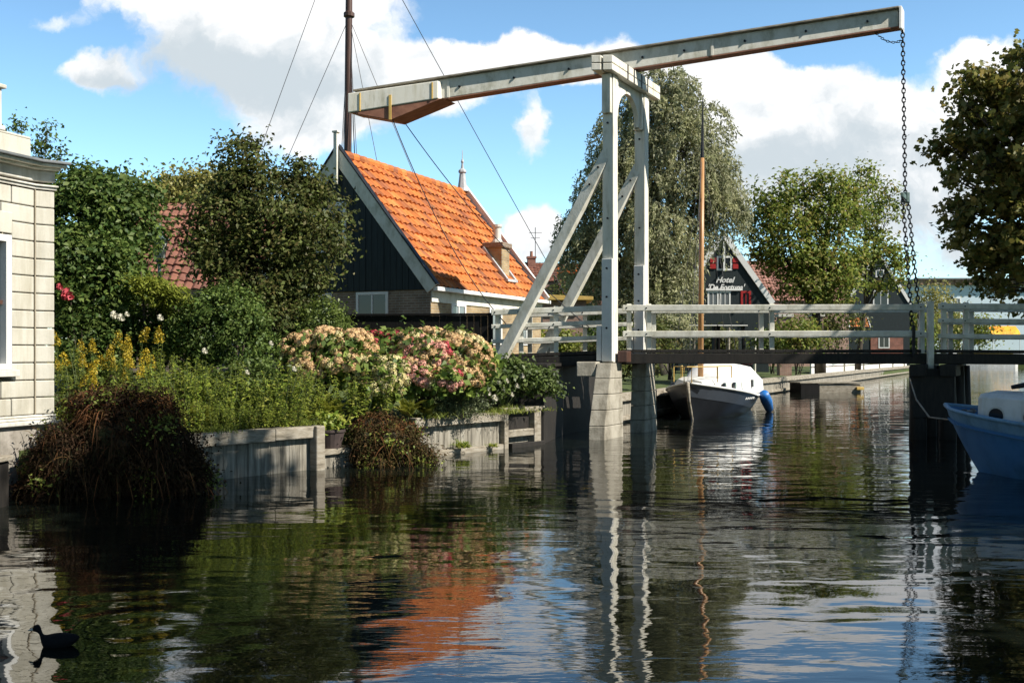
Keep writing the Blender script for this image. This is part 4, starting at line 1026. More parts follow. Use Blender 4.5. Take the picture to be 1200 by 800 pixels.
# ------------------------------------------------------------------ boats
def hull(root, Ln, B, zb, zm, zs, mat, name='hull', rake=.55, stern=.72, draft=.35, strake=None, deck=None, deck_drop=.08, flare=1.0, top_band=None, band=.28, full=.75):
    """bow at the origin, boat lies along +x"""
    ns = 22; secs = []
    for i in range(ns+1):
        t = i/ns
        w = B/2*(1-(1-min(t/.5,1))**2.1)**full
        if t > .5: w *= 1-(1-stern)*((t-.5)/.5)**2
        zt = zb + (zm-zb)*min(t/.6,1)**.8 if t < .6 else zm + (zs-zm)*((t-.6)/.4)**1.5
        x = t*Ln; prof = []
        for k in range(9):
            f = k/8                                   # 0 keel .. 1 sheer
            z = -draft + (zt+draft)*f
            ww = w*(f**.45 if t > .15 else f**(.45+.8*(.15-t)/.15))
            xx = x + rake*(1-f)**1.3*(1-t)**5
            prof.append((xx, ww, z))
        secs.append(prof)
    mb = MB(); rows = []
    for pr in secs: rows.append([(x, -w, z) for x, w, z in reversed(pr)] + [(x, w, z) for x, w, z in pr[1:]])
    mb.grid(rows)
    mb.f.append(tuple(range(ns*17, ns*17+17)))
    h = mb.build(name, mat, root, smooth=True)
    try: h.data.set_sharp_from_angle(angle=R(45))
    except Exception: pass
    if top_band:
        mb = MB(); rl, rr = [], []
        for pr in secs:
            a, b_ = Vector(pr[8]), Vector(pr[8]).lerp(Vector(pr[0]), 0)
            f = 1-band/(pr[8][2]-pr[0][2]); k0 = min(int(f*8), 7); g = f*8-k0
            lo = Vector(pr[k0]).lerp(Vector(pr[k0+1]), g); 
            rl.append([(a.x-.006, a.y+.008, a.z+.004), (lo.x-.006, lo.y+.009, lo.z)]); rr.append([(a.x-.006, -a.y-.008, a.z+.004), (lo.x-.006, -lo.y-.009, lo.z)])
        mb.grid(rl); mb.grid(rr); mb.build('topside_band', top_band, root, smooth=True)
    if strake:
        mb = MB(); mb.tube([(p[8][0]-.01, -p[8][1]-.015, p[8][2]) for p in reversed(secs)] + [(p[8][0]-.01, p[8][1]+.015, p[8][2]) for p in secs], .032, 6); mb.build('gunwale', strake, root, smooth=True)
    if deck:
        mb = MB(); mb.grid([[(p[8][0]+.02, -p[8][1]*.97, p[8][2]-deck_drop), (p[8][0]+.02, 0, p[8][2]-deck_drop+.03), (p[8][0]+.02, p[8][1]*.97, p[8][2]-deck_drop)] for p in secs]); mb.build('deck', deck, root)
    return secs

def loft(sections):
    """closed loft through rings of equal length, capped"""
    mb = MB(); mb.grid(sections, closed=True); n = len(sections[0])
    mb.f.append(tuple(reversed(range(n)))); mb.f.append(tuple((len(sections)-1)*n+i for i in range(n))); return mb

# white cabined sailing boat beyond the bridge
bo = Vector((4.62, 26.9, 0)); bdir = math.atan2(.92, .39)
sb = empty('sailing_boat', bo, 'black hulled sailing boat with white cabin and canvas, moored behind the bridge', 'boat', rz=bdir)
hull(sb, 6.3, 2.35, 1.0, .55, .62, M['hull_black'], strake=M['gel_white'], deck=M['gel_white'], top_band=M['hull_grey'], band=.36)
mb = MB(); mb.tube([(-.03,0,1.02),(.12,0,.5),(.45,0,.05),(.6,0,-.2)], [.05,.045,.045,.04], 8); mb.build('stem_post', M['oldwood'], sb, smooth=True)
def ring(x, w, z0, z1, ch=.12, cr=.05): return [(x,-w,z0),(x,-w*.96,z1-ch),(x,-w*.82,z1),(x,0,z1+cr),(x,w*.82,z1),(x,w*.96,z1-ch),(x,w,z0)]
mb = loft([ring(.55,.3,.7,1.03), ring(1.0,.62,.58,1.08), ring(2.2,.86,.5,1.1), ring(3.6,.92,.48,1.1)]); cb_ = mb.build('cabin', M['gel_white'], sb, bevel=.02)
for x, w in ((1.25,.71),(2.0,.84)):
    for s in (-1,1): mb = MB(); mb.tube([(x, s*(w-.03), .88),(x, s*(w+.035), .88)], .1, 12); mb.build('porthole', M['glass'], cb_)
secs_ = []
for i in range(15):                                     # slack canvas over hoops
    f = i/14; x = 2.55 + 3.5*f; hoop = abs(math.sin(f*math.pi*3.5)); top = (1.1 + .34*math.sin(min(1, f*2.2)*math.pi/2) - .5*max(0, f-.62)**1.2*1.6) - .05*(1-hoop)
    top += .03*math.sin(i*2.3); w = .8 + .025*math.sin(i*1.7) + .2*math.sin(min(1, f*1.6)*math.pi/2) - .06*(1-hoop)
    secs_.append([(x,-w-.03,.5),(x,-w,.72),(x,-w*.97,top-.26),(x,-w*.8,top-.08),(x,-w*.45,top),(x,0,top+.05),(x,w*.45,top),(x,w*.8,top-.08),(x,w*.97,top-.26),(x,w,.72),(x,w+.03,.5)])
cv = loft(secs_).build('canvas_hood', M['canvas'], sb, smooth=True)
for x, a in ((4.0,.08),):
    for s in (-1,1): mb = MB(); mb.obox((x, s*.985, .92-a*.3), (.07,0,0), (0,.03,0), (0,0,.11)); mb.build('hood_window', M['glass'], cv)
mb = MB()
for x0, x1 in ((.0,.9),(1.3,2.3)):
    for s in (-1,1):
        y0 = s*(.1 if x0 == 0 else .5); y1 = s*(.6 if x0 == 0 else .7)
        mb.tube([(x0,y0,1.0),(x0,y0,1.42),(x1,y1,1.42),(x1,y1,1.0)], .016, 6)
mb.tube([(0,-.1,1.42),(-.08,0,1.42),(0,.1,1.42)], .016, 6); mb.build('pulpit_rail', M['ochre'], sb)
mb = MB(); mb.tube([(1.5,0,.5),(1.58,0,3.8),(1.72,0,7.2)], [.078,.074,.058], 12); mp_ = mb.build('mast', M['varnish'], sb, smooth=True)
mb = MB(); mb.tube([(1.72,0,7.2),(1.76,0,8.1),(1.8,0,8.9)], [.048,.03,.012], 10); mb.build('topmast', M['iron'], mp_)
mb = MB()
for q in ((0,0,1.05),(2.2,1.05,.6),(2.2,-1.05,.6),(5.9,0,.7)): mb.tube([(1.72,0,7.3), q], .006, 4)
mb.build('rigging', M['wire'], mp_)
mb = MB(); mb.tube([(4.15,-1.3,.56),(4.6,-1.3,.36),(5.2,-1.28,.1)], [.15,.17,.13], 12)
fo = mb.build('fender', M['fender'], sb, smooth=True)
mb = MB()
for i in range(5): mb.tube([(1.35+i*.16,-.02-.0,0),(1.43+i*.16,-.02,.05),(1.5+i*.16,-.02,.0)], .012, 4)
o = mb.build('bow_lettering', M['gel_white'], sb); o.location = (.1,-1.04,.52); o.rotation_euler = (0,0,R(-8))

# blue boat near the bridge
b2 = Vector((6.66, 15.7, 0)); 
bb2 = empty('blue_boat', b2, 'blue motor boat with grey white cabin and round portholes, moored in the shade', 'boat', rz=math.atan2(-.785, .62))
hull(bb2, 6.6, 2.3, .98, .62, .7, M['hull_blue'], strake=M['deck_blue'], deck=M['deck_blue'], deck_drop=.22, rake=.75, top_band=M['deck_blue'], band=.17, full=.6)
mb = loft([ring(.72,.46,.5,1.17,.06,.03), ring(.8,.5,.5,1.19,.06,.03), ring(2.2,.82,.42,1.16,.06,.03), ring(4.2,.9,.42,1.16,.06,.03)]); cb2 = mb.build('cabin', M['gel_white'], bb2, bevel=.015)
mb = loft([ring(1.35,.4,1.14,1.36,.08,.04), ring(1.6,.52,1.12,1.44,.1,.04), ring(4.1,.68,1.12,1.5,.1,.04)]); mb.build('cabin_roof', M['gel_white'], cb2, bevel=.015)
for x in (1.05, 1.6, 2.3):
    w = .5 + .32*(x-.8)/1.4 if x < 2.2 else .82
    for s in (-1,1):
        mb = MB(); mb.tube([(x, s*(w-.05), .88),(x, s*(w+.012), .88)], .13, 16); rm = mb.build('porthole', M['trim'], cb2, smooth=False)
        mb = MB(); mb.tube([(x, s*(w-.05), .88),(x, s*(w+.018), .88)], .105, 16); mb.build('pane', M['glass'], rm)
mb = MB(); mb.tube([(1.0,0,1.27),(1.3,.02,1.33),(1.5,.02,1.37)], [.03,.045,.08], 10); mb.tube([(1.2,0,1.2),(1.2,0,1.32)], .02, 6); mb.build('signal_horn', M['iron'], cb2)
mb = MB(); mb.tube([(.35,-.12,.75),(.35,-.12,.93)], .035, 8); mb.tube([(.35,.12,.75),(.35,.12,.93)], .035, 8); mb.tube([(.35,-.2,.89),(.35,.2,.89)], .025, 8); mb.obox((.5,.1,.8),(.16,0,0),(0,.05,0),(0,0,.03)); mb.build('mooring_bitts', M['lead'], bb2)
mb = MB(); mb.tube([(.3,-.1,.9),(-.25,.5,.72),(-.9,1.1,.7),(-1.6,1.9,.95),(-2.2,2.7,1.3)], .014, 6); mb.build('mooring_rope', M['oldwood'], bb2)
mb = MB(); mb.tube([(1.9,-1.12,.62),(1.9,-1.2,.5),(1.9,-1.22,.2)], [.012,.09,.085], 10); mb.lathe((1.9,-1.21,.12), [(.03,0),(.085,.06),(.09,.3),(.07,.4),(.02,.44)], 12); mb.build('fender', M['gel_white'], bb2, smooth=True)
mb = loft([ring(4.4,.85,.5,1.5,.1,.03), ring(5.9,.8,.5,1.45,.1,.03)]); mb.build('wheelhouse', M['gel_white'], bb2, bevel=.02)

# ------------------------------------------------------------------ swimming coot
dk = empty('water_bird', (X(68, 6.15), 6.15, 0), 'black water bird swimming alone with its bill pointing away from the bank', 'bird', rz=R(188)); dk.scale = (.82, .82, .82)
rings = []
for x, w, z0, z1 in ((-.15,.005,.05,.07),(-.12,.03,.015,.085),(-.05,.062,-.03,.1),(.02,.068,-.035,.1),(.08,.05,-.025,.085),(.108,.03,.0,.09),(.118,.022,.05,.13),(.125,.022,.085,.155),(.14,.026,.105,.168),(.162,.02,.11,.16),(.178,.009,.118,.142)):
    rings.append([(x, w*math.cos(a), (z0+z1)/2+(z1-z0)/2*math.sin(a)) for a in [2*math.pi*k_/12 for k_ in range(12)]])
o = loft(rings).build('body', M['duck'], dk, smooth=True); mo = o.modifiers.new('s', 'SUBSURF'); mo.levels = mo.render_levels = 2
mb = MB(); mb.tube([(.172,0,.13),(.19,0,.126),(.208,0,.12)], [.012,.009,.003], 8); mb.build('bill', M['bill'], dk, smooth=True)

# ------------------------------------------------------------------ far side buildings
def at_ground(px, d, z=.9): return Vector((X(px, d), d, z))
# hotel gable
HD = 56.0; hx0 = X(795, HD); hx1 = X(901, HD)
hw_ = (hx1-hx0)
htl = empty('hotel_building', (hx0, HD, .9), 'dark boarded gable house with white lettering and red window frames', 'hotel')
zr = Z(277, HD)-.9; zev = Z(352, HD)-.9
mb = MB(); mb.box(0, hw_, 0, 9, -1, zev); mb.build('wall', M['boards'], htl)
mb = MB(); mb.prism([(0,0,zev+.002),(hw_,0,zev+.002),(hw_/2,0,zr)], (0,9,0)); mb.build('gable', M['boards'], htl)
for sg in (0, 1):
    x0 = -.2 if sg == 0 else hw_+.2; sl = (zr-zev)/(hw_/2)
    mb = MB(); mb.beam((x0,-.06,zev-.2*sl+.12),(hw_/2,-.06,zr+.12),.1,.3,side=(0,1,0)); mb.build('bargeboard', M['white_clean'], htl)
    a = math.atan2(zr-zev, hw_/2)
    pantiles('roof', 9.1, math.hypot(zr-zev, hw_/2)+.25, .3, .35, .03, M['tile_pink'], htl, (x0, 9.1, zev-.2*sl+.02) if sg == 0 else (x0, 0, zev-.2*sl+.02), (a,0,-math.pi/2 if sg == 0 else math.pi/2), 9, fx=4)
mb = MB(); mb.beam((hw_/2,-.1,zr-1.9),(hw_/2,-.1,zr+.3),.1,.1,side=(1,0,0)); mb.build('gable_post', M['white_clean'], htl)
zw0, zw1 = Z(317, HD)-.9, Z(300, HD)-.9
f = win(htl, (0,0,0), (1,0,0), (0,-1,0), X(840,HD)-hx0, X(858,HD)-hx0, zw0, zw1, t=.1, name='attic_window')
for p0, p1 in ((832,839),(858.5,865)):
    mb = MB(); mb.box(X(p0,HD)-hx0, X(p1,HD)-hx0, -.06, -.01, zw0+.1, zw0+.36); mb.box(X(p0,HD)-hx0, X(p1,HD)-hx0, -.06, -.01, zw1-.36, zw1-.1); mb.build('shutter', M['red'], htl)
zl0, zl1 = Z(362, HD)-.9, Z(341, HD)-.9
for p0, p1, fr in ((829,842,'white_clean'),(843,856,'white_clean'),(868,880,'red')):
    win(htl, (0,0,0), (1,0,0), (0,-1,0), X(p0,HD)-hx0, X(p1,HD)-hx0, zl0, zl1, frame=fr, t=.12 if fr == 'red' else .09, pane='glass_pale' if fr != 'red' else 'glass')
mb = MB(); mb.box(X(827,HD)-hx0, X(868,HD)-hx0, -.1, -.005, zl1+.02, zl1+.14); mb.build('window_lintel', M['white_clean'], htl)
def text(body, loc, size, mat, parent, shear=.3, rot=(R(90),0,0), sx=1.0, ext=.012):
    c = bpy.data.curves.new('lettering', 'FONT'); c.body = body; c.size = size; c.shear = shear; c.extrude = ext; c.align_x = 'CENTER'; c.offset = .012
    t = bpy.data.objects.new('text_source', c); COL.objects.link(t); bpy.context.view_layer.update()
    me = bpy.data.meshes.new_from_object(t.evaluated_get(bpy.context.evaluated_depsgraph_get())); bpy.data.objects.remove(t); bpy.data.curves.remove(c); me.name = 'lettering'; me.materials.clear()
    o = link('lettering', me, mat, parent); o.location = loc; o.rotation_euler = rot; o.scale = (sx,1,1); return o
text('Hotel', (X(849,HD)-hx0, -.03, Z(331,HD)-.9), .42, M['white_clean'], htl, .35)
text("'De Fortuna'", (X(850,HD)-hx0, -.03, Z(340,HD)-.9), .46, M['white_clean'], htl, .35, sx=.86)
# terrace in front of it
for i, (px, lab) in enumerate(((822, 'white topped terrace table beside the varnished mast'), (856, 'white topped terrace table under the red framed window'))):
    t = empty('terrace_table', at_ground(px, 50, .95), lab, 'table', 'terrace tables by the dark gable'); h_ = Z(381, 50)-.95
    mb = MB(); mb.box(-.75,.75,-.4,.4,h_-.05,h_); mb.build('table_top', M['white_clean'], t, bevel=.01)
    for sx in (-.6,.6):
        mb = MB(); mb.box(sx-.04,sx+.04,-.3,.3,-.1,h_-.053); mb.build('leg', M['tarred'], t)
for i, (px, lab) in enumerate(((838, 'red flowering planter box under the terrace tables'), (868, 'red flowering planter box close to the white rail post'))):
    t = empty('planter_box', at_ground(px, 48, .9), lab, 'planter', 'red planters on the terrace')
    mb = MB(); mb.box(-.5,.5,-.2,.2,-.2,.35); mb.build('box', M['darkwood'], t)
    c = [(0,0,.5,.5,.22,.25)]; me, _ = crown_mesh('flowers', c, 500, .09, 60+i, clump=.1); link('flowers', me, M['p_rose'], t)
# pale bollards/poles along that bank
for i, (px, d, h_, mt, lab) in enumerate(((812,38,1.6,'oldwood','thin grey mooring pole beside the white canvas boat'),(853,44,1.9,'oldwood','thin grey mooring pole between the two terrace tables'),(866,36,1.5,'oldwood','short leaning grey pole behind the canvas hood'),(884,52,1.7,'white_old','white mooring pole near the canvas boat stern'),(925,60,1.6,'oldwood','grey mooring pole by the brown pontoon'))):
    mb = MB(); mb.tube([(0,0,-1.2),(.02,0,h_*.5),(.05,.02,h_+.5)], [.07,.065,.055], 8); o = mb.build('mooring_pole', M[mt]); bx_ = 9.8+.51*(d-42); o.location = (X(px,d), d, .5); tag(o, lab, 'pole', 'poles along the far quay')
# second gable house
GD = 100.0; gx0, gx1 = X(992, GD), X(1066, GD); gw = gx1-gx0
gh = empty('gabled_house', (gx0, GD, .9), 'dark gabled house with white bargeboards half hidden by leaves near the chains', 'house')
zr = Z(297, GD)-.9; zev = Z(356, GD)-.9
mb = MB(); mb.box(0, gw, 0, 9, -1, zev); mb.build('wall', M['boards'], gh)
mb = MB(); mb.prism([(0,0,zev+.002),(gw,0,zev+.002),(gw/2,0,zr)], (0,9,0)); mb.build('gable', M['boards'], gh)
for sg in (0, 1):
    x0 = -.2 if sg == 0 else gw+.2; sl = (zr-zev)/(gw/2); a = math.atan2(zr-zev, gw/2)
    mb = MB(); mb.beam((x0,-.06,zev-.2*sl+.12),(gw/2,-.06,zr+.12),.1,.3,side=(0,1,0)); mb.build('bargeboard', M['white_clean'], gh)
    pantiles('roof', 9.1, math.hypot(zr-zev, gw/2)+.25, .3, .35, .03, M['tile_pink'], gh, (x0, 9.1, zev-.2*sl+.02) if sg == 0 else (x0, 0, zev-.2*sl+.02), (a,0,-math.pi/2 if sg == 0 else math.pi/2), 9, fx=4)
win(gh, (0,0,0), (1,0,0), (0,-1,0), X(1023,GD)-gx0, X(1041,GD)-gx0, Z(365,GD)-.9, Z(340,GD)-.9, t=.12)
win(gh, (0,0,0), (1,0,0), (0,-1,0), X(1026,GD)-gx0, X(1036,GD)-gx0, Z(325,GD)-.9, Z(316,GD)-.9, t=.1, name='attic_window')
mb = MB(); mb.box(X(1020,GD)-gx0, X(1058,GD)-gx0, -.09, -.002, -.9, Z(391,GD)-.9); mb.build('brick_base', M['brick_r'], gh)
win(gh, (0,-.09,0), (1,0,0), (0,-1,0), X(1029,GD)-gx0, X(1042,GD)-gx0, Z(408,GD)-.9, Z(392,GD)-.9, t=.1, name='ground_window')
# little tiled porch by it
pp = at_ground(1007, 96, .9); po_ = empty('porch', pp, 'small porch with orange tiled roof and white edges by the dark gable', 'porch')
hz = Z(383, 96)-.9
mb = MB(); mb.box(-.9,.9,0,1.5,-.3,hz-.02); mb.build('wall', M['boards'], po_)
pantiles('roof', 1.75, .95, .25, .22, .02, M['tile_orange'], po_, (-.875,-.15,hz), (R(62),0,0), 3, fx=5)
for s in (-.9,.9):
    mb = MB(); mb.beam((s*1.1,-.2,hz-.05),(s*.95,.3,hz+.88),.05,.14,side=(1,0,0)); mb.build('bargeboard', M['white_clean'], po_)
win(po_, (0,0,0), (1,0,0), (0,-1,0), -.1,.25, hz-.95, hz-.55, t=.07)
# pink roofed house behind the maple
simple_house('cottage', 'cottage with faded pink tiled roof showing behind the green maple', (X(893,78), 78, .9), R(8), 7, 6, Z(352,78)-.9, Z(303,78)-.9, M['brick_p'], M['tile_pink'], fx=4,
             wins=[((0,0,0),(1,0,0),(0,-1,0),1,2,1,2.4,'white_clean')])
# brick gate pillars
for px, lab in ((919, 'pinkish brick pillar standing right of the white rail post'), (957, 'low pinkish brick pillar under the maple crown')):
    t = empty('brick_pillar', at_ground(px, 52 if px < 930 else 60, .8), lab, 'pillar', 'brick pillars under the maple')
    h_ = Z(368,52)-.8 if px < 930 else Z(368,60)-.8
    mb = MB(); mb.box(-.3,.3,-.3,.3,-.3,h_-.15); mb.build('shaft', M['brick_p'], t)
    mb = MB(); mb.box(-.38,.38,-.38,.38,h_-.147,h_); mb.build('cap', M['trim'], t)
# white plank rail on the bank, pontoon and plank barge
ra0 = Vector((X(950,57), 57, 0)); ra1 = Vector((X(1062,96), 96, 0)); rd_ = (ra1-ra0).normalized()
wr = empty('bank_rail', ra0, 'long white two plank rail along the far bank under the bridge', 'rail'); wi = Matrix.Translation(-ra0)
for z0, z1 in ((1.22, 1.2), (.82, .78)):
    mb = MB(); mb.beam(ra0+UP*z0, ra1+UP*z1, .08, .34); o = mb.build('plank', M['white_clean'], None); o.data.transform(wi); o.parent = wr
for i in range(6):
    p = ra0.lerp(ra1, (i+.3)/5.6); mb = MB(); mb.beam(p + UP*-.5 + Vector((.08,.05,0)), p + UP*1.4 + Vector((.08,.05,0)), .14, .14); o = mb.build('rail_post', M['oldwood'], None); o.data.transform(wi); o.parent = wr
pt = empty('pontoon', (X(964,46), 46.5, 0), 'low weathered plank pontoon floating by the far quay', 'pontoon', rz=R(8))
mb = MB(); mb.box(0,2.0,0,1.2,-.2,.38); mb.build('float_body', M['oldwood'], pt, bevel=.02)
mb = MB(); mb.box(-.9,-.02,-.03,1.2,-.2,.42); mb.build('dark_tank', M['tarred'], pt, bevel=.02)
mb = MB(); mb.box(1.75,2.1,-.12,-.005,.12,.26); mb.build('fender_block', M['ochre'], pt, bevel=.02)
mb = MB(); mb.box(-.95,2.05,-.06,1.25,.425,.49); mb.build('deck_plank', M['oldwood'], pt, bevel=.01)
# far end of the canal
FD = 150.0
pb_ = empty('pale_building', (X(1078,FD), FD, .9), 'large pale blue rendered building with brown ribbed cornice far down the canal', 'building')
w_ = X(1290,FD)-X(1078,FD); zt = Z(334,FD)-.9
mb = MB(); mb.box(0,w_,0,30,-1,zt); mb.build('wall', M['palewall'], pb_)
mb = MB(); mb.box(-.3,w_+.3,-.5,30.3,zt+.003,zt+.75); k0 = .2
n_ = 26
for i in range(n_): mb.box(-.2+i*(w_/n_), .12+i*(w_/n_), -.75, -.505, zt+.05, zt+.72)
mb.build('cornice', M['cornice'], pb_)
mb = MB(); mb.box(-.6,w_+.6,-.95,30.6,zt+.753,zt+.98); mb.build('roof', M['lead'], pb_)
for i in range(2):
    for j in range(4):
        s = 3.6+i*1.4; z = 1.5+j*2.0
        if z+1.5 < zt: win(pb_, (0,0,0), (1,0,0), (0,-1,0), s, s+.95, z, z+1.6, t=.14, proud=.08, pane='glass_pale')
aw = empty('awning', (X(1157,140), 140, .8), 'yellow and orange canvas awning at the far end of the canal', 'awning')
aw_w = X(1190,140)-X(1157,140); z0, z1 = Z(393,140)-.8, Z(382,140)-.8
mb = MB(); rows = []
for i in range(13): 
    f = i/12; sc_ = .06*math.sin(f*math.pi*6); rows.append([(f*aw_w, -1.5, z0+sc_-.25), (f*aw_w, -1.5, z0+sc_), (f*aw_w, -1.1, z0+.55), (f*aw_w, 0, z1)])
mb.grid(rows); o = mb.build('canopy', M['yellow'], aw); sm = o.modifiers.new('s','SOLIDIFY'); sm.thickness = .05
for s in (.1, aw_w-.1):
    mb = MB(); mb.tube([(s,-1.45,-.2),(s,-1.45,z0)], .05, 8); mb.build('pole', M['white_clean'], aw)
tb_ = empty('tour_boat', (X(1112,132), 131.5, 0), 'long low cream tour boat with a strip of windows far down the canal', 'boat')
Lb = X(1186,132)-X(1112,132)
mb = loft([[(x,-w,-.3),(x,-w*1.1,.9),(x,w*1.1,.9),(x,w,-.3)] for x, w in ((-.3,.1),(1.2,1.2),(Lb*.5,1.4),(Lb-.5,1.3),(Lb,1.0))]); mb.build('hull', M['gel_white'], tb_)
mb = MB(); mb.box(1.2,Lb-.6,-1.15,1.15,.903,1.9); mb.build('cabin', M['ochre'], tb_, bevel=.1)
mb = MB()
for i in range(7): mb.box(1.5+i*(Lb-2.3)/7, 1.5+(i+.75)*(Lb-2.3)/7, -1.17, -1.155, 1.2, 1.7)
mb.build('window_strip', M['glass'], tb_)
mb = MB(); mb.box(1.0,Lb-.4,-1.25,1.25,1.903,2.02); mb.build('roof', M['white_clean'], tb_)
for i, (px, c, lab) in enumerate(((1118,'white_clean','white parked car beside the far water end'), (1184,'lead','dark grey parked car near the far awning'))):
    cr = empty('parked_car', (X(px,137.5), 137.5, .75), lab, 'car', 'cars parked at the canal end')
    mb = loft([[(x,-.8,.3),(x,-.82,h_*.6),(x,-.66,h_),(x,.66,h_),(x,.82,h_*.6),(x,.8,.3)] for x, h_ in ((-2,.75),(-1.9,.9),(-1.0,.95),(-.5,1.4),(.9,1.42),(1.6,.95),(2.0,.85))]); mb.build('body', M[c], cr, bevel=.05)
    for x in (-1.25,1.25):
        for s in (-.72,.72): mb = MB(); mb.tube([(x,s-.1,.3),(x,s+.1,.3)], .31, 14); mb.build('wheel', M['tarred'], cr)
# houses beyond the orange roof
simple_house('brick_house', 'far brick house with brown roof and chimney right of the orange roof', (X(612,75), 75, 1), R(6), 4.5, 6, Z(330,75)-1, Z(305,75)-1, M['brick_p'], M['tile_brown'], fx=3, chim=((1.0,2.6,Z(299,75)-1),(3.6,3,Z(303,75)-1)))
simple_house('brick_house', 'far red brick house partly behind the slanting brace', (X(654,70), 70, 1), R(-4), 3.4, 6, Z(322,70)-1, Z(308,70)-1, M['brick_r'], M['tile_orange'], fx=3, wins=[((0,0,0),(1,0,0),(0,-1,0),.6,1.4,2.6,3.8,'white_clean'),((0,0,0),(1,0,0),(0,-1,0),1.9,2.7,2.6,3.8,'white_clean')])
sh = empty('shed', (X(636,40), 40, 1.2), 'low shed with ochre edged flat roof behind the bridge approach', 'shed'); zsh = Z(352,40)-1.2
mb = MB(); mb.box(0,1.7,0,2.5,-.3,zsh); mb.build('wall', M['brick_p'], sh)
mb = MB(); mb.hexa([(-.1,-.3,zsh+.003),(1.95,-.3,zsh+.003),(1.95,2.7,zsh+.003),(-.1,2.7,zsh+.003),(-.1,-.3,zsh+.22),(1.95,-.3,zsh+.14),(1.95,2.7,zsh+.14),(-.1,2.7,zsh+.22)]); mb.build('roof', M['ochre'], sh, bevel=.01)
mb = MB(); mb.box(-.28,-.1,-.33,2.6,zsh+.02,zsh+.28); mb.build('fascia', M['white_clean'], sh, bevel=.01)
simple_house('brick_house', 'pale roofed house behind the bridge portal posts', (X(690,62), 62, 1), R(3), 7, 6, Z(372,62)-1, Z(346,62)-1, M['brick_p'], M['tile_pink'], fx=3)
# thin aerial on the far roofs
mb = MB(); mb.tube([(0,0,0),(0,0,3.2)], .03, 5); mb.tube([(-.5,0,2.8),(.5,0,2.8)], .02, 4); mb.tube([(-.35,0,2.4),(.35,0,2.4)], .02, 4); o = mb.build('roof_aerial', M['wire']); o.location = (X(628,76), 77.9, Z(312,75)); tag(o, 'thin television aerial on the far brown roof', 'aerial')

# ------------------------------------------------------------------ trees
def gz(px, d, z): p = P(px, 415, d); return (p.x, p.y, z)
tree('broadleaf_tree', 'dense dark glossy tree right beside the cream house', 'tree', gz(118, 18, .9),
     [pb(100,258,46,52,18.2), pb(146,268,30,46,18.4), pb(78,320,34,60,17.8), pb(118,335,44,50,17.6), pb(142,335,26,38,18.2), pb(136,228,30,24,18.6), pb(85,222,30,24,18.5)],
     28000, .105, 'lf_holly', r0=.14, seed=11, nc=300, clump=.19, shell=(.6,1.12))
tree('broadleaf_tree', 'dark bushy tree with reddish top covering the boarded gable', 'tree', gz(300, 19.5, 1.0),
     [pb(288,190,22,30,19.8), pb(300,220,30,30,19.7), pb(268,232,22,28,19.8), pb(272,262,40,36,19.6), pb(330,258,40,42,19.4), pb(252,290,20,26,19.8), pb(262,315,34,34,19.4), pb(305,312,54,38,19.2), pb(358,290,40,40,19.5), pb(352,212,22,22,19.9), pb(388,262,14,30,20), pb(345,335,36,24,19.2), pb(300,350,50,24,19.2), pb(372,232,16,18,20)],
     30000, .092, 'lf_dark', r0=.13, seed=12, nc=420, clump=.16, shell=(.5,1.12))
tree('broadleaf_tree', 'light yellowish tree rising behind the brown pantile roof', 'tree', gz(215, 46, 1.2),
     [pb(190,222,26,18,46), pb(225,216,30,18,46), pb(255,222,26,22,46), pb(215,245,50,26,46)], 9000, .2, 'lf_yellow', r0=.22, seed=13, nc=260, clump=.35)
tree('broadleaf_tree', 'thin leafed sapling poking up behind the cream parapet', 'tree', gz(50, 19.5, .9),
     [pb(24,150,9,10,19.6), pb(48,168,10,16,19.5), pb(54,152,6,10,19.5), pb(68,180,9,8,19.5), pb(40,200,26,16,19.5)], 900, .085, 'lf_holly', r0=.05, seed=14, nc=110, clump=.12, shell=(.1,1))
def willow(label, base, blobs, n_str, seed, mat='lf_willow', r0=.4, n_leaf=36, leaf=.2, drop=1.6):
    rng = np.random.default_rng(seed); root = empty('willow_tree', base, label, 'tree'); inv = Matrix.Translation(-Vector(base))
    c, out = blob_clumps(blobs, n_str, rng, (.35, 1.0))
    k_ = np.repeat(np.arange(n_str), n_leaf); f = rng.random(n_str*n_leaf)
    ln = (drop*(.4+.9*rng.random(n_str)))[k_]
    pos = c[k_] + out[k_]*(.5*np.sin(f*1.8))[:, None]*.8 + rng.normal(size=(len(k_),3))*.09; pos[:,2] -= ln*f*f - .25*f
    tang = out[k_]*.5 + rng.normal(size=(len(k_),3))*.5; tang[:,2] -= .8
    tang /= np.linalg.norm(tang, axis=1, keepdims=True)
    v = leaf_quads(pos, unit(rng, len(k_)) + out[k_]*.4 + [0,0,.3], leaf*(.6+.8*rng.random(len(k_))), rng, .34, tang)
    me = raw_mesh('crown', v, 4); me.transform(inv); link('crown', me, M[mat], root)
    o = trunk_mb(base, blobs, c, r0, seed, twigs=90).build('trunk', M['bark_grey'], None, smooth=True); o.data.transform(inv); o.parent = root
    return root
willow('tall grey green willow towering behind the bridge portal', gz(772, 46, 1), [pb(674,268,18,32,46), pb(852,232,18,38,46), pb(722,205,34,40,45.5), pb(828,150,26,36,46), pb(775,105,34,28,46), pb(680,300,22,34,46), pb(842,235,20,28,46), pb(835,195,24,30,46), pb(790,125,36,40,46), pb(760,140,40,46,46), pb(725,165,32,36,46), pb(800,185,42,50,45.5), pb(828,225,28,40,46), pb(755,205,46,46,45.5), pb(705,225,28,34,46), pb(690,268,26,34,46),
        pb(725,290,38,40,45.5), pb(765,270,40,46,45), pb(790,280,34,40,45.5), pb(705,325,26,22,45.5), pb(770,335,44,36,45), pb(735,350,40,26,45), pb(785,335,30,26,45.5)], 2500, 21)
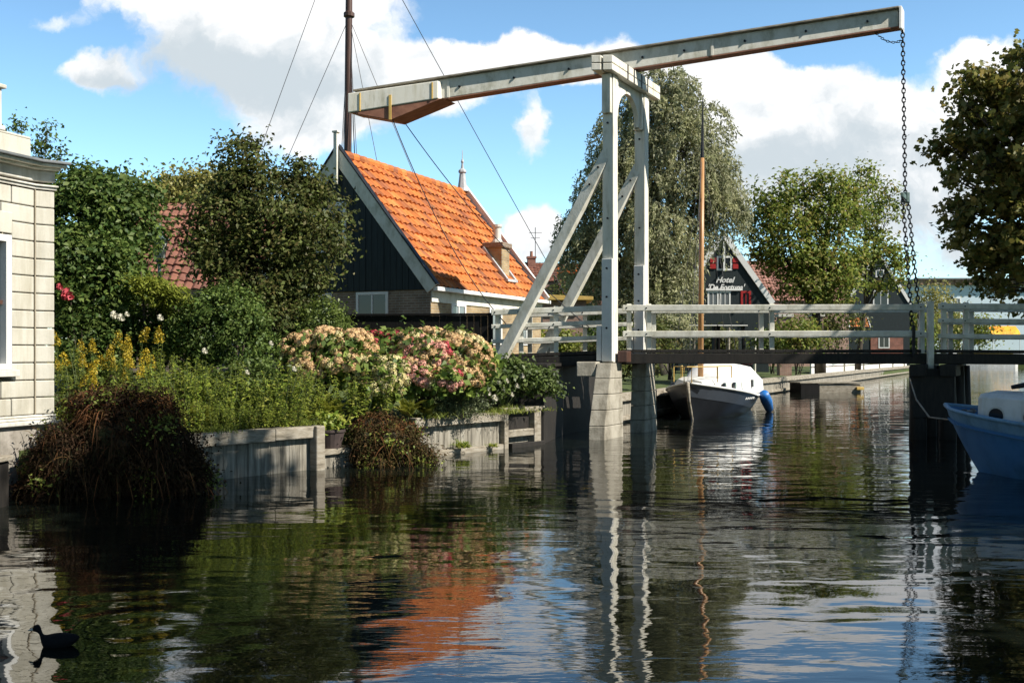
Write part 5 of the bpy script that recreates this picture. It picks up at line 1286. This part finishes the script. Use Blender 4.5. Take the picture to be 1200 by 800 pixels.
tree('maple_tree', 'mid green maple between the lettered gable and the chains', 'tree', gz(960, 58, .9),
     [pb(908,228,28,22,58), pb(940,216,28,18,58), pb(975,218,26,18,58), pb(895,262,24,26,57.6), pb(932,258,34,28,57.2), pb(972,258,32,28,57.6), pb(925,300,34,26,57), pb(965,306,34,30,57.2), pb(995,300,20,24,57.6), pb(898,300,18,18,57.6), pb(942,338,34,20,57), pb(980,340,26,18,57.2), pb(998,236,18,24,58)],
     16000, .235, 'lf_maple', r0=.28, seed=15, nc=430, clump=.36)
tree('maple_tree', 'thin crowned brownish tree leaning towards the hanging chains', 'tree', gz(1005, 70, .9),
     [pb(1015,212,13,22,70), pb(1036,225,14,14,70), pb(1040,252,18,20,70), pb(1015,262,18,20,70), pb(1032,285,24,18,70), pb(1050,300,12,18,70), pb(1010,300,18,20,70), pb(1030,326,30,14,70)],
     4200, .27, 'lf_maple', r0=.17, seed=16, nc=170, clump=.36)
tree('chestnut_tree', 'large olive brown tree overhanging the bridge end from the bank', 'tree', (24.0, 34.0, .9),
     [pb(1154,268,26,34,33,1.8), pb(1166,200,36,40,33,2), pb(1128,185,16,14,33,1), pb(1159,140,28,30,33,1.8), pb(1194,112,28,34,33,2), pb(1208,180,40,46,33,2.4), pb(1198,280,38,40,33,2.2), pb(1218,338,38,24,33,1.8), pb(1176,325,16,16,33,1.1),
      pb(1112,172,11,8,33,.7), pb(1116,206,12,8,33,.7), pb(1138,238,13,9,33,.8), pb(1132,268,9,7,33,.6), pb(1146,304,10,8,33,.6), pb(1130,122,11,9,33,.7), pb(1146,96,14,10,33,.8), pb(1188,66,12,10,33,.8), pb(1166,345,12,8,33,.7), pb(1212,58,14,10,33,.8),
      pb(1251,220,54,80,33,3), pb(1251,90,46,36,33,2.6), pb(1306,150,70,90,34,3.2), pb(1316,280,60,70,34,3)],
     26000, .2, 'lf_chestnut', r0=.32, seed=17, nc=520, clump=.25, shell=(.5,1.25), lobed=True)
# trees on the same bank, behind and beside the photographer's view: they shade the boat, the bridge end and the quay
SHADE = [((10.4,7.4,1.0), 11.0, 3.5, 14.4, 19, 'tallest tree on the bank across the water from the cream house'), ((11.9,10.6,1.0), 9.2, 2.9, 12.3, 18, 'tall tree on the bank facing the stained quay'),
         ((13.4,14.0,1.0), 7.0, 3.0, 10.3, 20, 'broad tree on the bank above the blue boat'), ((17.2,17.6,1.0), 9.2, 3.0, 12.2, 22, 'tree on the bank beside the bridge end'), ((8.6,3.6,1.0), 10.5, 3.4, 13.5, 23, 'broad tree on the bank nearest the viewer')]
for b_, zc_, rr, top_, sd, lab in SHADE:
    rng = random.Random(sd); bl = []
    for _ in range(9):
        q = (b_[0]+rng.uniform(-.6,.6)*rr, b_[1]+rng.uniform(-.6,.6)*rr, zc_+rng.uniform(-1,.5)*rr, rr*.6, rr*.6, rr*.5)
        bl.append(q[:2] + (min(q[2], top_-rr*.5),) + q[3:])
    tree('broadleaf_tree', lab, 'tree', b_, bl, 20000, .34, 'lf_chestnut', r0=.25, seed=sd, nc=520, clump=.38)
# background greenery seen through the rails and at the canal end
BG = [(785,38,30,26,388,'lf_willow','grey green shrub beside the willow trunk'), (765,34,22,22,395,'lf_dark','dark shrub behind the far portal post'), (842,52,20,16,400,'lf_dark','dark clipped shrub in front of the lettered gable'),
      (882,58,24,28,388,'lf_dark','dark shrub at the corner of the lettered gable'), (935,47,34,24,393,'lf_maple','green shrub under the maple by the brick pillars'), (975,63,40,34,380,'lf_dark','large dark shrub under the maple crown'), (905,50,16,14,402,'lf_box_light','bright low shrub by the white rail post'),
      (1075,110,18,26,385,'lf_maple','yellow green shrub beyond the hanging chains'), (1092,125,24,38,362,'lf_yellow','pale yellow green tree far off beyond the chains'), (1070,106,14,12,404,'lf_box','low green shrub beyond the chains'), (1145,141,26,22,388,'lf_maple','far green shrub beside the awning'), (1110,145,16,30,385,'lf_maple','far slim tree before the pale building'),
      (705,28,28,22,420,'lf_dark','dark shrub on the bank seen between the stone piers'), (748,30.5,24,24,415,'lf_dark','dark shrub on the bank behind the far stone pier'), (690,48,30,22,380,'lf_maple','green shrub seen between the portal posts'), (652,34,28,16,402,'lf_conifer','yellow flowered shrub behind the approach railing'), (718,36,26,20,398,'lf_box','dark green shrub behind the near portal post'), (620,33,20,14,405,'lf_fern','olive shrub behind the brace foot'), (668,60,30,26,350,'lf_dark','dark shrub under the far red brick house')]
for i, (px, d, rx, ry, cy, mt, lab) in enumerate(BG):
    s = d/1200; big_ = 'tree' in lab
    bush('tree' if big_ else 'shrub', lab, 'tree' if big_ else 'shrub', gz(px, d, .85), [pb(px-rx*.35,cy+ry*.15,rx*.7,ry*.85,d), pb(px+rx*.35,cy+ry*.1,rx*.7,ry*.8,d), pb(px,cy-ry*.2,rx*.6,ry*.8,d)], 2600, .0042*d**.9+.02, mt, seed=100+i, nc=170, clump=.006*d, shell=(.3,1))

# ------------------------------------------------------------------ the garden on the quay
bush('shrub', 'large rounded dark clipped shrub below the bushy tree', 'shrub', gz(265, 16.8, .85), [pb(262,385,50,46,16.8), pb(295,400,28,36,16.7), pb(230,400,32,36,16.8), pb(268,362,36,26,16.9)], 15000, .062, 'lf_box', seed=31, nc=420, clump=.09, shell=(.75,1.0))
bush('shrub', 'small bright rounded shrub next to the board fence', 'shrub', gz(380, 18.6, .95), [pb(380,378,24,28,18.6), pb(368,392,20,26,18.6), pb(395,392,16,24,18.6)], 6000, .06, 'lf_box_light', seed=32, nc=220, clump=.09, shell=(.7,1.0))
bush('shrub', 'dark shady shrub between the rounded shrub and the glossy tree', 'shrub', gz(170, 17.2, .85), [pb(180,395,40,34,17.3), pb(135,398,40,34,17.4), pb(95,400,40,40,17.4), pb(205,375,22,26,17.4)], 11000, .08, 'lf_holly', seed=33, nc=360, clump=.12)
bush('shrub', 'dark leafy shrub between the rounded shrub and the hydrangeas', 'shrub', gz(335, 18.6, .9), [pb(335,388,34,30,18.8), pb(320,360,34,30,19), pb(300,372,24,30,18.8)], 7000, .08, 'lf_dark', seed=34, nc=260, clump=.13)
# golden conifer: flat drooping sprays
def conifer():
    rng = np.random.default_rng(5); base = gz(178, 17.0, .85); root = empty('conifer', base, 'golden green conifer with drooping sprays below the lantern', 'conifer'); inv = Matrix.Translation(-Vector(base))
    vs = []; mb = MB(); top = P(165, 318, 17.1); b0 = Vector(base)
    mb.tube([b0, b0.lerp(top, .5), top], [.05,.035,.012], 6)
    for (px, py, l_) in ((168,334,.45),(190,338,.6),(205,346,.7),(222,352,.8),(178,352,.6),(200,362,.6),(228,360,.5),(215,366,.5)):
        e = np.array(P(px, py+8, 16.8 + rng.uniform(-.3,.3))); s = np.array(b0.lerp(top, .85)); n = 420
        mb.tube([tuple(s), tuple(s*.5+e*.5+np.array([0,0,.12])), tuple(e)], [.016,.01,.004], 4)
        f = rng.random(n)**.7; c = s + (e-s)*f[:,None] + np.array([0,0,.2])*(np.sin(f*np.pi))[:,None] + rng.normal(size=(n,3))*np.array([.13,.13,.05])*(.4+.6*np.sin(np.clip(f,.1,.95)*np.pi))[:,None]
        d = (e-s)/np.linalg.norm(e-s); tg = np.tile(d, (n,1)) + rng.normal(size=(n,3))*.5; tg[:,2] -= .25; tg /= np.linalg.norm(tg,axis=1,keepdims=True)
        vs.append(leaf_quads(c, unit(rng,n)*.5+[0,0,.8], .11*(.6+.7*rng.random(n)), rng, .28, tg))
    me = raw_mesh('foliage', np.concatenate(vs), 4); me.transform(inv); link('foliage', me, M['lf_conifer'], root)
    o = mb.build('trunk', M['bark'], None); o.data.transform(inv); o.parent = root
conifer()

# goldenrod and leafy herbs: prototypes at the origin, then copies
def stalk_plant(name, label, cat, h, n_st, spread, leafm, seed, group=None, leaf=.1, per=46, plume=None, plume_len=.28, lean=.25):
    rng = np.random.default_rng(seed); root = empty(name, (0,0,0), label, cat, group); mb = MB(); lv = []; pl = []
    for i in range(n_st):
        a = rng.random()*2*math.pi; r = spread*math.sqrt(rng.random()); hh = h*(.68+.32*rng.random())*(1-.25*(r/spread)**2)
        b0 = np.array([r*math.cos(a)*.7, r*math.sin(a)*.7, -.05]); tip_ = np.array([r*math.cos(a)*(1+lean)+rng.normal()*.05, r*math.sin(a)*(1+lean)+rng.normal()*.05, hh])
        mid = (b0+tip_)/2 + rng.normal(size=3)*.03
        mb.tube([tuple(b0), tuple(mid), tuple(tip_)], [.007,.006,.003], 4)
        f = rng.random(per)**.8*.98; pos = b0 + (tip_-b0)*f[:,None]; an = rng.random(per)*2*math.pi
        dr = np.stack([np.cos(an), np.sin(an), .45+.4*rng.random(per)], axis=1); dr /= np.linalg.norm(dr,axis=1,keepdims=True)
        sz = leaf*(1.15-.6*f)*(.7+.6*rng.random(per))
        lv.append(leaf_quads(pos+dr*sz[:,None]*.5, np.cross(dr, unit(rng,per))*.4+[0,0,.8], sz, rng, .3, dr))
        if plume and i % 4 == 0:
            m = 200; f = rng.random(m); rad = .055*(1-f)**.7+.008
            an = rng.random(m)*2*math.pi; c = tip_ + np.stack([np.cos(an)*rad, np.sin(an)*rad, f*plume_len*.75-.08], axis=1) + rng.normal(size=(m,3))*.012
            c[:,0] += f*f*.08*math.cos(a)
            link('flower_plume', raw_mesh('flower_plume', leaf_quads(c, unit(rng,m)+[0,0,.5], .026*(.6+.8*rng.random(m)), rng, .8), 4), M[plume], root)
    mb.build('stem', M['stem'], root)
    link('foliage', raw_mesh('foliage', np.concatenate(lv), 4), M[leafm], root)
    return root
def place(o, px, d, z, label, s=1.0, rz=0.0):
    o.location = (X(px, d), d, z); o.scale = (s,s,s); o.rotation_euler.z = rz; o['label'] = label; return o
G1 = stalk_plant('goldenrod', 'x', 'plant', 1.15, 14, .32, 'lf_gold', 41, 'goldenrod along the house side of the garden', plume='fl_gold')
G2 = stalk_plant('goldenrod', 'x', 'plant', 1.1, 15, .33, 'lf_gold', 42, 'goldenrod along the house side of the garden', plume='fl_gold')
glist = [(84,15.0,.86,1.02,'yellow plumed goldenrod closest to the cream house'), (120,15.3,.9,.96,'goldenrod with sparse plumes directly above the russet thicket top'), (152,15.6,.9,1.04,'tallest goldenrod in front of the dark shady shrub'), (172,15.7,.9,1.12,'goldenrod with the broadest golden plumes below the conifer'),
         (70,14.6,.82,.8,'short goldenrod with green tops against the house corner'), (108,14.7,.8,.84,'short goldenrod just behind the russet thicket'), (140,14.9,.82,.86,'mid height goldenrod between two taller ones')]
for i, (px, d, z, s, lab) in enumerate(glist):
    src = (G1, G2)[i % 2]; o = src if i < 2 else copy_tree(src); place(o, px, d, z, lab, s, i*1.7)
Hb = [stalk_plant('leafy_herb', 'x', 'plant', .82, 26, .4, 'lf_herb', 51, 'leafy green herbs on the quay', leaf=.1, per=44), stalk_plant('leafy_herb', 'x', 'plant', .8, 24, .4, 'lf_gold', 52, 'leafy green herbs on the quay', leaf=.11, per=42)]
hl = [(205,15.0,.74,.95,'yellowish herb clump above the russet thicket edge'), (232,15.2,.74,1.0,'upright herb clump below the rounded dark shrub'), (258,15.3,.72,.95,'broad herb clump under the middle of the rounded shrub'), (285,15.5,.72,1.0,'bright herb clump under the rounded shrub edge'), (312,15.7,.72,1.05,'tall bright herb clump between rounded shrub and hydrangea'),
      (338,16.0,.72,.98,'herb clump below the peach hydrangea'), (222,14.5,.68,.6,'low herb tuft at the thicket edge of the coping'), (252,14.7,.66,.58,'low herb tuft on the coping below the rounded shrub'), (280,14.95,.66,.6,'low bright herb tuft leaning over the coping'), (308,15.25,.66,.62,'low herb tuft over the coping near the mooring post'), (335,15.5,.66,.62,'low herb tuft just above the mooring post'),
      (203,16.0,.8,1.0,'herb clump behind the goldenrod edge and before the dark shrub'), (228,16.1,.85,.95,'herb clump right before the rounded shrub foot'), (183,16.3,.85,1.0,'herb clump between goldenrod and the dark shady shrub'), (190,14.4,.7,.75,'herb clump hidden partly behind the russet thicket'), (365,16.4,.72,.85,'herb clump beside the fern near the clay pot'), (412,16.8,.72,.95,'dark herb clump in front of the cream hydrangea'), (435,16.9,.72,.85,'herb clump above the brown trailing weed'), (160,14.3,.7,.85,'green herb clump behind the thicket top'), (128,14.2,.7,.8,'green herb clump behind the russet thicket crown')]
for i, (px, d, z, s, lab) in enumerate(hl):
    src = Hb[i % 2]; o = src if i < 2 else copy_tree(src); place(o, px, d, z, lab, s*(1.18 if s > .8 else 1.05), i*2.1)

# hydrangeas: dome of leaves with individual flower heads
def head_mesh(name, seed):
    rng = np.random.default_rng(seed); n = 110; d = unit(rng, n); d[:,2] = np.abs(d[:,2])*1.0 - .25*rng.random(n)
    c = d*np.array([.082,.082,.066]); return raw_mesh(name, leaf_quads(c, d+unit(rng,n)*.35, .036*(.75+.5*rng.random(n)), rng, .9), 4)
HM = {k_: head_mesh('flower_head', 70+i) for i, k_ in enumerate(('p_peach','p_cream','p_pink','p_rose','p_mag'))}
for k_, me in HM.items(): me.materials.append(M[k_])
def hydrangea(label, px, d, z, blobs, nh, cols, seed, nleaf=2600):
    rng = np.random.default_rng(seed); base = gz(px, d, z); root = empty('hydrangea', base, label, 'hydrangea', 'hydrangeas before the board fence'); bv = np.array(base)
    inv = Matrix.Translation(-Vector(base))
    me, cl = crown_mesh('foliage', blobs, nleaf, .13, seed, nc=160, clump=.1, aspect=.65, shell=(.55,.95)); me.transform(inv); link('foliage', me, M['lf_hyd'], root)
    mb = MB()
    for q in cl[:14]: mb.tube([(0,0,-.05), tuple((q-bv)*.5+np.array([0,0,.05])), tuple(q-bv)], [.014,.01,.005], 4)
    mb.build('stem', M['bark'], root)
    pts = []; bl = np.array(blobs); w = (bl[:,3]*bl[:,5]); w /= w.sum(); tries = 0
    while len(pts) < nh and tries < 6000:
        tries += 1; b_ = bl[rng.choice(len(bl), p=w)]; u_ = rng.normal(size=3); u_ /= np.linalg.norm(u_)
        if u_[1] > .35 or u_[2] < -.45: continue
        p = b_[:3] + u_*b_[3:]*1.0
        if any(np.sum(((p-c_[:3])/c_[3:])**2) < .8 for c_ in bl): continue
        if all(np.linalg.norm(p-q[0]) > .092 for q in pts): pts.append((p, u_))
    for p, u_ in pts:
        c = cols(p, rng); o = bpy.data.objects.new('flower_head', HM[c]); COL.objects.link(o); o.parent = root
        o.location = tuple(p-bv); s = rng.uniform(.85, 1.3); o.scale = (s,s,s)
        o.rotation_euler = Vector((u_[0], u_[1], u_[2]+.5)).to_track_quat('Z','Y').to_euler()
def pick(*opts): return lambda p, rng: rng.choice(opts)
hydrangea('peach and cream hydrangea at the shrub side of the bed', 375, 17.6, .85, [pb(355,412,26,22,17.6), pb(385,410,30,24,17.6), pb(415,412,26,24,17.6), pb(400,430,30,18,17.3), pb(365,432,26,18,17.3)], 92, pick('p_peach','p_peach','p_cream'), 81)
hydrangea('hydrangea with rose red heads at its crown before the fence', 452, 18.3, .9, [pb(440,408,24,17,18.4), pb(462,404,22,14,18.4), pb(448,425,24,18,18.2)], 50, lambda p, rng: rng.choice(['p_rose','p_rose','p_pink']) if p[2] > 1.78 else rng.choice(['p_cream','p_peach','p_cream']), 82)
hydrangea('cream and lime hydrangea low in the middle of the bed', 440, 17.4, .82, [pb(432,436,26,18,17.3), pb(458,440,24,20,17.2), pb(445,456,26,14,17.1)], 52, pick('p_cream','p_cream','p_peach'), 83)
hydrangea('pink and magenta hydrangea in the middle of the bed', 490, 17.7, .85, [pb(482,412,24,22,17.8), pb(505,420,26,20,17.6), pb(490,440,26,22,17.4), pb(520,446,24,16,17.4)], 90, lambda p, rng: rng.choice(['p_pink','p_pink','p_pink','p_pink','p_peach','p_peach','p_peach','p_cream','p_cream','p_pink','p_pink','p_rose']), 84)
hydrangea('peach and cream hydrangea closest to the bridge', 540, 18.0, .85, [pb(502,402,22,16,18.2), pb(530,410,28,20,18), pb(552,418,22,22,17.9), pb(540,440,26,20,17.7), pb(565,430,12,20,17.9)], 96, pick('p_peach','p_cream','p_peach'), 85)

# ferns
def fern(label, px, d, z, size, seed, n=26):
    rng = np.random.default_rng(seed); root = empty('fern', gz(px, d, z), label, 'fern', 'yellow green ferns on the quay'); vs = []
    for i in range(n):
        a = rng.random()*2*math.pi; el = rng.uniform(.7, 1.35); d0 = np.array([math.cos(a)*math.cos(el), math.sin(a)*math.cos(el), math.sin(el)]); Ls = size*rng.uniform(.7,1.05)
        m = 70; f = np.repeat(np.linspace(.12,1,m//2), 2); pos = d0*(Ls*f)[:,None] - np.array([0,0,1])*(.38*Ls*f**2)[:,None]
        side = np.cross(d0, [0,0,1]); side /= np.linalg.norm(side)+1e-6; sg = np.tile([1,-1], m//2)
        wl = Ls*.2*(1-f)**.8+.01; dr = side*sg[:,None]*.9 + d0*.45; dr /= np.linalg.norm(dr,axis=1,keepdims=True)
        nr = np.cross(dr, np.tile(d0,(m,1))*sg[:,None]); nr[nr[:,2]<0] *= -1
        vs.append(leaf_quads(pos+dr*wl[:,None]*.5, nr+.2*unit(rng,m), wl, rng, .28, dr))
    link('foliage', raw_mesh('foliage', np.concatenate(vs), 4), M['lf_fern'], root)
    mb = MB()
    for i in range(8):
        a = i*.8; mb.tube([(0,0,-.04),(math.cos(a)*.08*size,math.sin(a)*.08*size,size*.3),(math.cos(a)*.2*size,math.sin(a)*.2*size,size*.5)], [.008,.006,.003], 4)
    mb.build('stem', M['stem'], root)
fern('arching yellow green fern beside the clay pot', 385, 16.5, .7, .75, 91); fern('pale yellow fern above the russet thicket edge', 240, 14.9, .72, .6, 92); fern('yellow fern leaning over the brown trailing weed', 478, 17.0, .7, .6, 93)
fern('low bright fern between the herbs and the coping post', 355, 16.0, .68, .5, 94); fern('small bright fern at the pale quay beginning', 500, 17.4, .7, .5, 95); fern('young fern between goldenrod and the rounded shrub', 205, 15.4, .8, .6, 96)
# lavender like low bush, grass tufts
bush('shrub', 'low grey green bush on the pale plank quay', 'shrub', gz(535, 18.0, .68), [pb(515,472,26,16,17.9), pb(545,474,26,15,18.1), pb(530,464,26,14,18)], 7000, .05, 'lf_lav', seed=97, nc=240, clump=.07, aspect=.3, shell=(.4,1))
def tuft(label, pos, n, ln, mat, seed, spread=.2, name='grass_tuft', cat='grass tuft', group='grass tufts along the coping', droop=.55, up=1.0, w=.012):
    rng = np.random.default_rng(seed); b_ = rng.normal(size=(n,3))*np.array([spread,spread*.6,.01]); dr = unit(rng,n); dr[:,2] = np.abs(dr[:,2])*.8+up; dr /= np.linalg.norm(dr,axis=1,keepdims=True)
    o = link(name, strip_mesh(name, blades(rng, b_, dr, ln*(.5+.7*rng.random(n)), w, droop*(.6+.8*rng.random(n)))), M[mat]); o.location = pos; tag(o, label, cat, group); return o
for i, (px, d, n, ln, lab) in enumerate(((592,19.1,420,.32,'bright yellow green grass tuft at the corner of the pale quay'), (568,18.8,260,.22,'short grass tuft behind the pale coping'), (620,19.9,320,.18,'short dark grass strip on the recessed panel quay end'), (345,15.7,300,.25,'bright grass tuft by the mooring post'), (500,17.5,300,.28,'yellowish grass tuft where the pale quay begins'), (240,14.4,240,.22,'small grass tuft on the stained coping'))):
    tuft(lab, gz(px, d, .66), n, ln, 'lf_grass' if i != 2 else 'lf_herb', 200+i, .22)
w_ = Q(538); tuft('green weed growing from the pale planks at the water', (w_.x+.06, w_.y-.08, .12), 120, .26, 'lf_herb', 210, .06, 'water_weed', 'weed', 'weeds on the quay planks', w=.02)
w_ = Q(575); tuft('small weed on the pale planks near the recessed panel', (w_.x+.06, w_.y-.08, .08), 60, .14, 'lf_herb', 211, .05, 'water_weed', 'weed', 'weeds on the quay planks', w=.02)

# hanging heaps of dead stems over the water
def thicket(label, blobs, base, n, ln, seed, mats, name='thicket', leaf_n=5000):
    rng = np.random.default_rng(seed); root = empty(name, base, label, 'thicket'); inv = Matrix.Translation(-Vector(base)); bl = np.array(blobs)
    c, out = blob_clumps(blobs, n, rng, (.72, 1.0))
    dr = out*.5 + rng.normal(size=(n,3))*.95 + np.array([0,0,.05]); dr /= np.linalg.norm(dr,axis=1,keepdims=True)
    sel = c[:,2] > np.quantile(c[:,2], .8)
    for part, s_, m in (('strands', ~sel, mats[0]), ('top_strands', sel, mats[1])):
        me = strip_mesh(part, blades(rng, c[s_], dr[s_], ln*(.5+.8*rng.random(s_.sum())), .016, .35+.75*rng.random(s_.sum()), seg=4)); me.transform(inv); link(part, me, M[m], root)
    me, _ = crown_mesh('withered_leaves', blobs, leaf_n, .045, seed+1, nc=520, clump=.09, shell=(.72,1.06)); me.transform(inv); link('withered_leaves', me, M[mats[0]], root)
    nl = n//36; c, out = blob_clumps(blobs, nl, rng, (.8, 1.0)); dr = out*.6 + rng.normal(size=(nl,3))*.5 + np.array([0,0,.35]); dr /= np.linalg.norm(dr,axis=1,keepdims=True)
    me = strip_mesh('long_stems', blades(rng, c, dr, ln*(1.6+1.6*rng.random(nl)), .012, .7+.5*rng.random(nl), seg=6)); me.transform(inv); link('long_stems', me, M[mats[1]], root)
    me, _ = crown_mesh('green_shoots', blobs, leaf_n//9, .05, seed+5, nc=26, clump=.1, shell=(.85,1.08)); me.transform(inv); link('green_shoots', me, M['lf_gold'], root)
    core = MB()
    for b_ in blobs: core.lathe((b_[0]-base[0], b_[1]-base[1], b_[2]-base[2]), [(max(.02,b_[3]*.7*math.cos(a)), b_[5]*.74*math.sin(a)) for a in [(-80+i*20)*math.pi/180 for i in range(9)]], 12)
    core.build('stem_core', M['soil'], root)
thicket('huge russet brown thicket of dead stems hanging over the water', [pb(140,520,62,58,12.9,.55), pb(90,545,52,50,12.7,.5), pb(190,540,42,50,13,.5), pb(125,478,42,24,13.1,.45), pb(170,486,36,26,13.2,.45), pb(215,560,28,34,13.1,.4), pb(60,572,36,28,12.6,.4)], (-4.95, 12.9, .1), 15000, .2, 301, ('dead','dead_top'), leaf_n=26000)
thicket('small brown trailing weed hanging into the water beside the step', [pb(440,500,26,14,16.5,.3), pb(428,522,16,22,16.1,.25), pb(462,520,30,20,16.2,.32), pb(492,536,20,16,16.4,.28), pb(475,505,18,10,16.6,.25), pb(442,542,20,12,16,.25)], (-1.95, 16.2, .1), 3200, .2, 303, ('weed','dead_top'), leaf_n=8000)
# pot plant on the step
pp_ = Q(394); pot = empty('potted_plant', (pp_.x-.12, pp_.y+.18, .29), 'small green plant in a dark clay pot on the low step', 'potted plant')
mb = MB(); mb.lathe((0,0,0), [(.16,0),(.22,.24),(.235,.25),(.235,.29),(.21,.29),(.2,.26)], 18); mb.build('pot', M['terracotta'], pot, bevel=0)
me, _ = crown_mesh('foliage', [(0,0,.38,.24,.22,.14)], 420, .09, 305, nc=60, clump=.05); link('foliage', me, M['lf_herb'], pot)
# white rose climber drooping over the quay end
cl_b = [pb(590,440,28,18,19.2,.3), pb(615,446,26,16,19.4,.3), pb(636,442,16,10,19.7,.2), pb(600,430,24,10,19.4,.3), pb(575,452,20,18,18.9,.3), pb(648,452,9,10,19.9,.15)]
base = gz(590, 19.3, .7); rt = empty('climbing_rose', base, 'climbing rose with white blooms drooping beside the bridge', 'rose'); inv = Matrix.Translation(-Vector(base)); bv = np.array(base)
me, cl = crown_mesh('foliage', cl_b, 4200, .085, 310, nc=240, clump=.09); me.transform(inv); link('foliage', me, M['lf_rose'], rt)
mb = MB()
for q in cl[:22]: mb.tube([(0,0,-.03), tuple((q-bv)*.5+np.array([0,0,.2])), tuple(q-bv)], [.012,.008,.004], 4)
mb.build('stem', M['stem'], rt)
rng_ = np.random.default_rng(5); rm_ = raw_mesh('bloom', leaf_quads(unit(rng_,40)*.035, unit(rng_,40), .05, rng_, .9), 4); rm_.materials.append(M['p_white'])
def bloom(mesh, parent, p, s=1.0):
    o = bpy.data.objects.new('bloom', mesh); COL.objects.link(o); o.parent = parent; o.location = p; o.scale = (s,s,s); return o
for (px, py, d) in ((566,438,18.6),(585,448,18.8),(590,456,18.8),(600,462,19),(612,440,19),(580,466,18.6),(594,446,18.8),(560,424,18.6),(572,460,18.6),(606,452,19)): bloom(rm_, rt, tuple(np.array(P(px,py,d))-bv), random.uniform(.8,1.3))
rm_r = rm_.copy(); rm_r.materials.clear(); rm_r.materials.append(M['p_rose'])
# white and red roses on the garden shrubs
rb = empty('rose_bush', gz(100, 16.6, .85), 'rose bush with a few red and white blooms before the glossy tree', 'rose')
me, _ = crown_mesh('foliage', [(0,0,.55,.5,.35,.5),(.3,.1,.9,.3,.3,.5),(-.3,.1,1.3,.25,.2,.9)], 2600, .08, 320, nc=150, clump=.1); link('foliage', me, M['lf_holly'], rb)
mb = MB(); [mb.tube([(0,0,-.05),(x*.5,.05,.7),(x,.1,z)], [.014,.01,.005], 5) for x, z in ((-.3,2.0),(.2,1.1),(.4,1.2),(-.1,1.3))]; mb.build('stem', M['bark'], rb)
rbv = np.array(rb.location)
bloom(rm_r, rb, tuple(np.array(P(79,345,16.4))-rbv), 2.0); bloom(rm_r, rb, tuple(np.array(P(70,336,16.45))-rbv), 1.1)
for (px, py, s) in ((134,369,1.3),(142,372,1.2),(149,368,.8)): bloom(rm_, rb, tuple(np.array(P(px,py,16.2))-rbv), s)
wb = empty('rose_bush', gz(290, 15.9, .75), 'pale rose with scattered white blooms below the rounded shrub', 'rose')
me, _ = crown_mesh('foliage', [(0,0,.5,.6,.3,.4)], 1500, .08, 330, nc=100, clump=.1); link('foliage', me, M['lf_rose'], wb)
mb = MB(); [mb.tube([(0,0,-.05),(x*.5,0,.4),(x,0,.8)], [.012,.008,.004], 5) for x in (-.5,0,.4)]; mb.build('stem', M['stem'], wb)
wbv = np.array(wb.location)
for (px, py) in ((240,411),(290,436),(318,402),(345,432),(188,372)): bloom(rm_, wb, tuple(np.array(P(px,py,15.6))-wbv), random.uniform(.7,1.1))
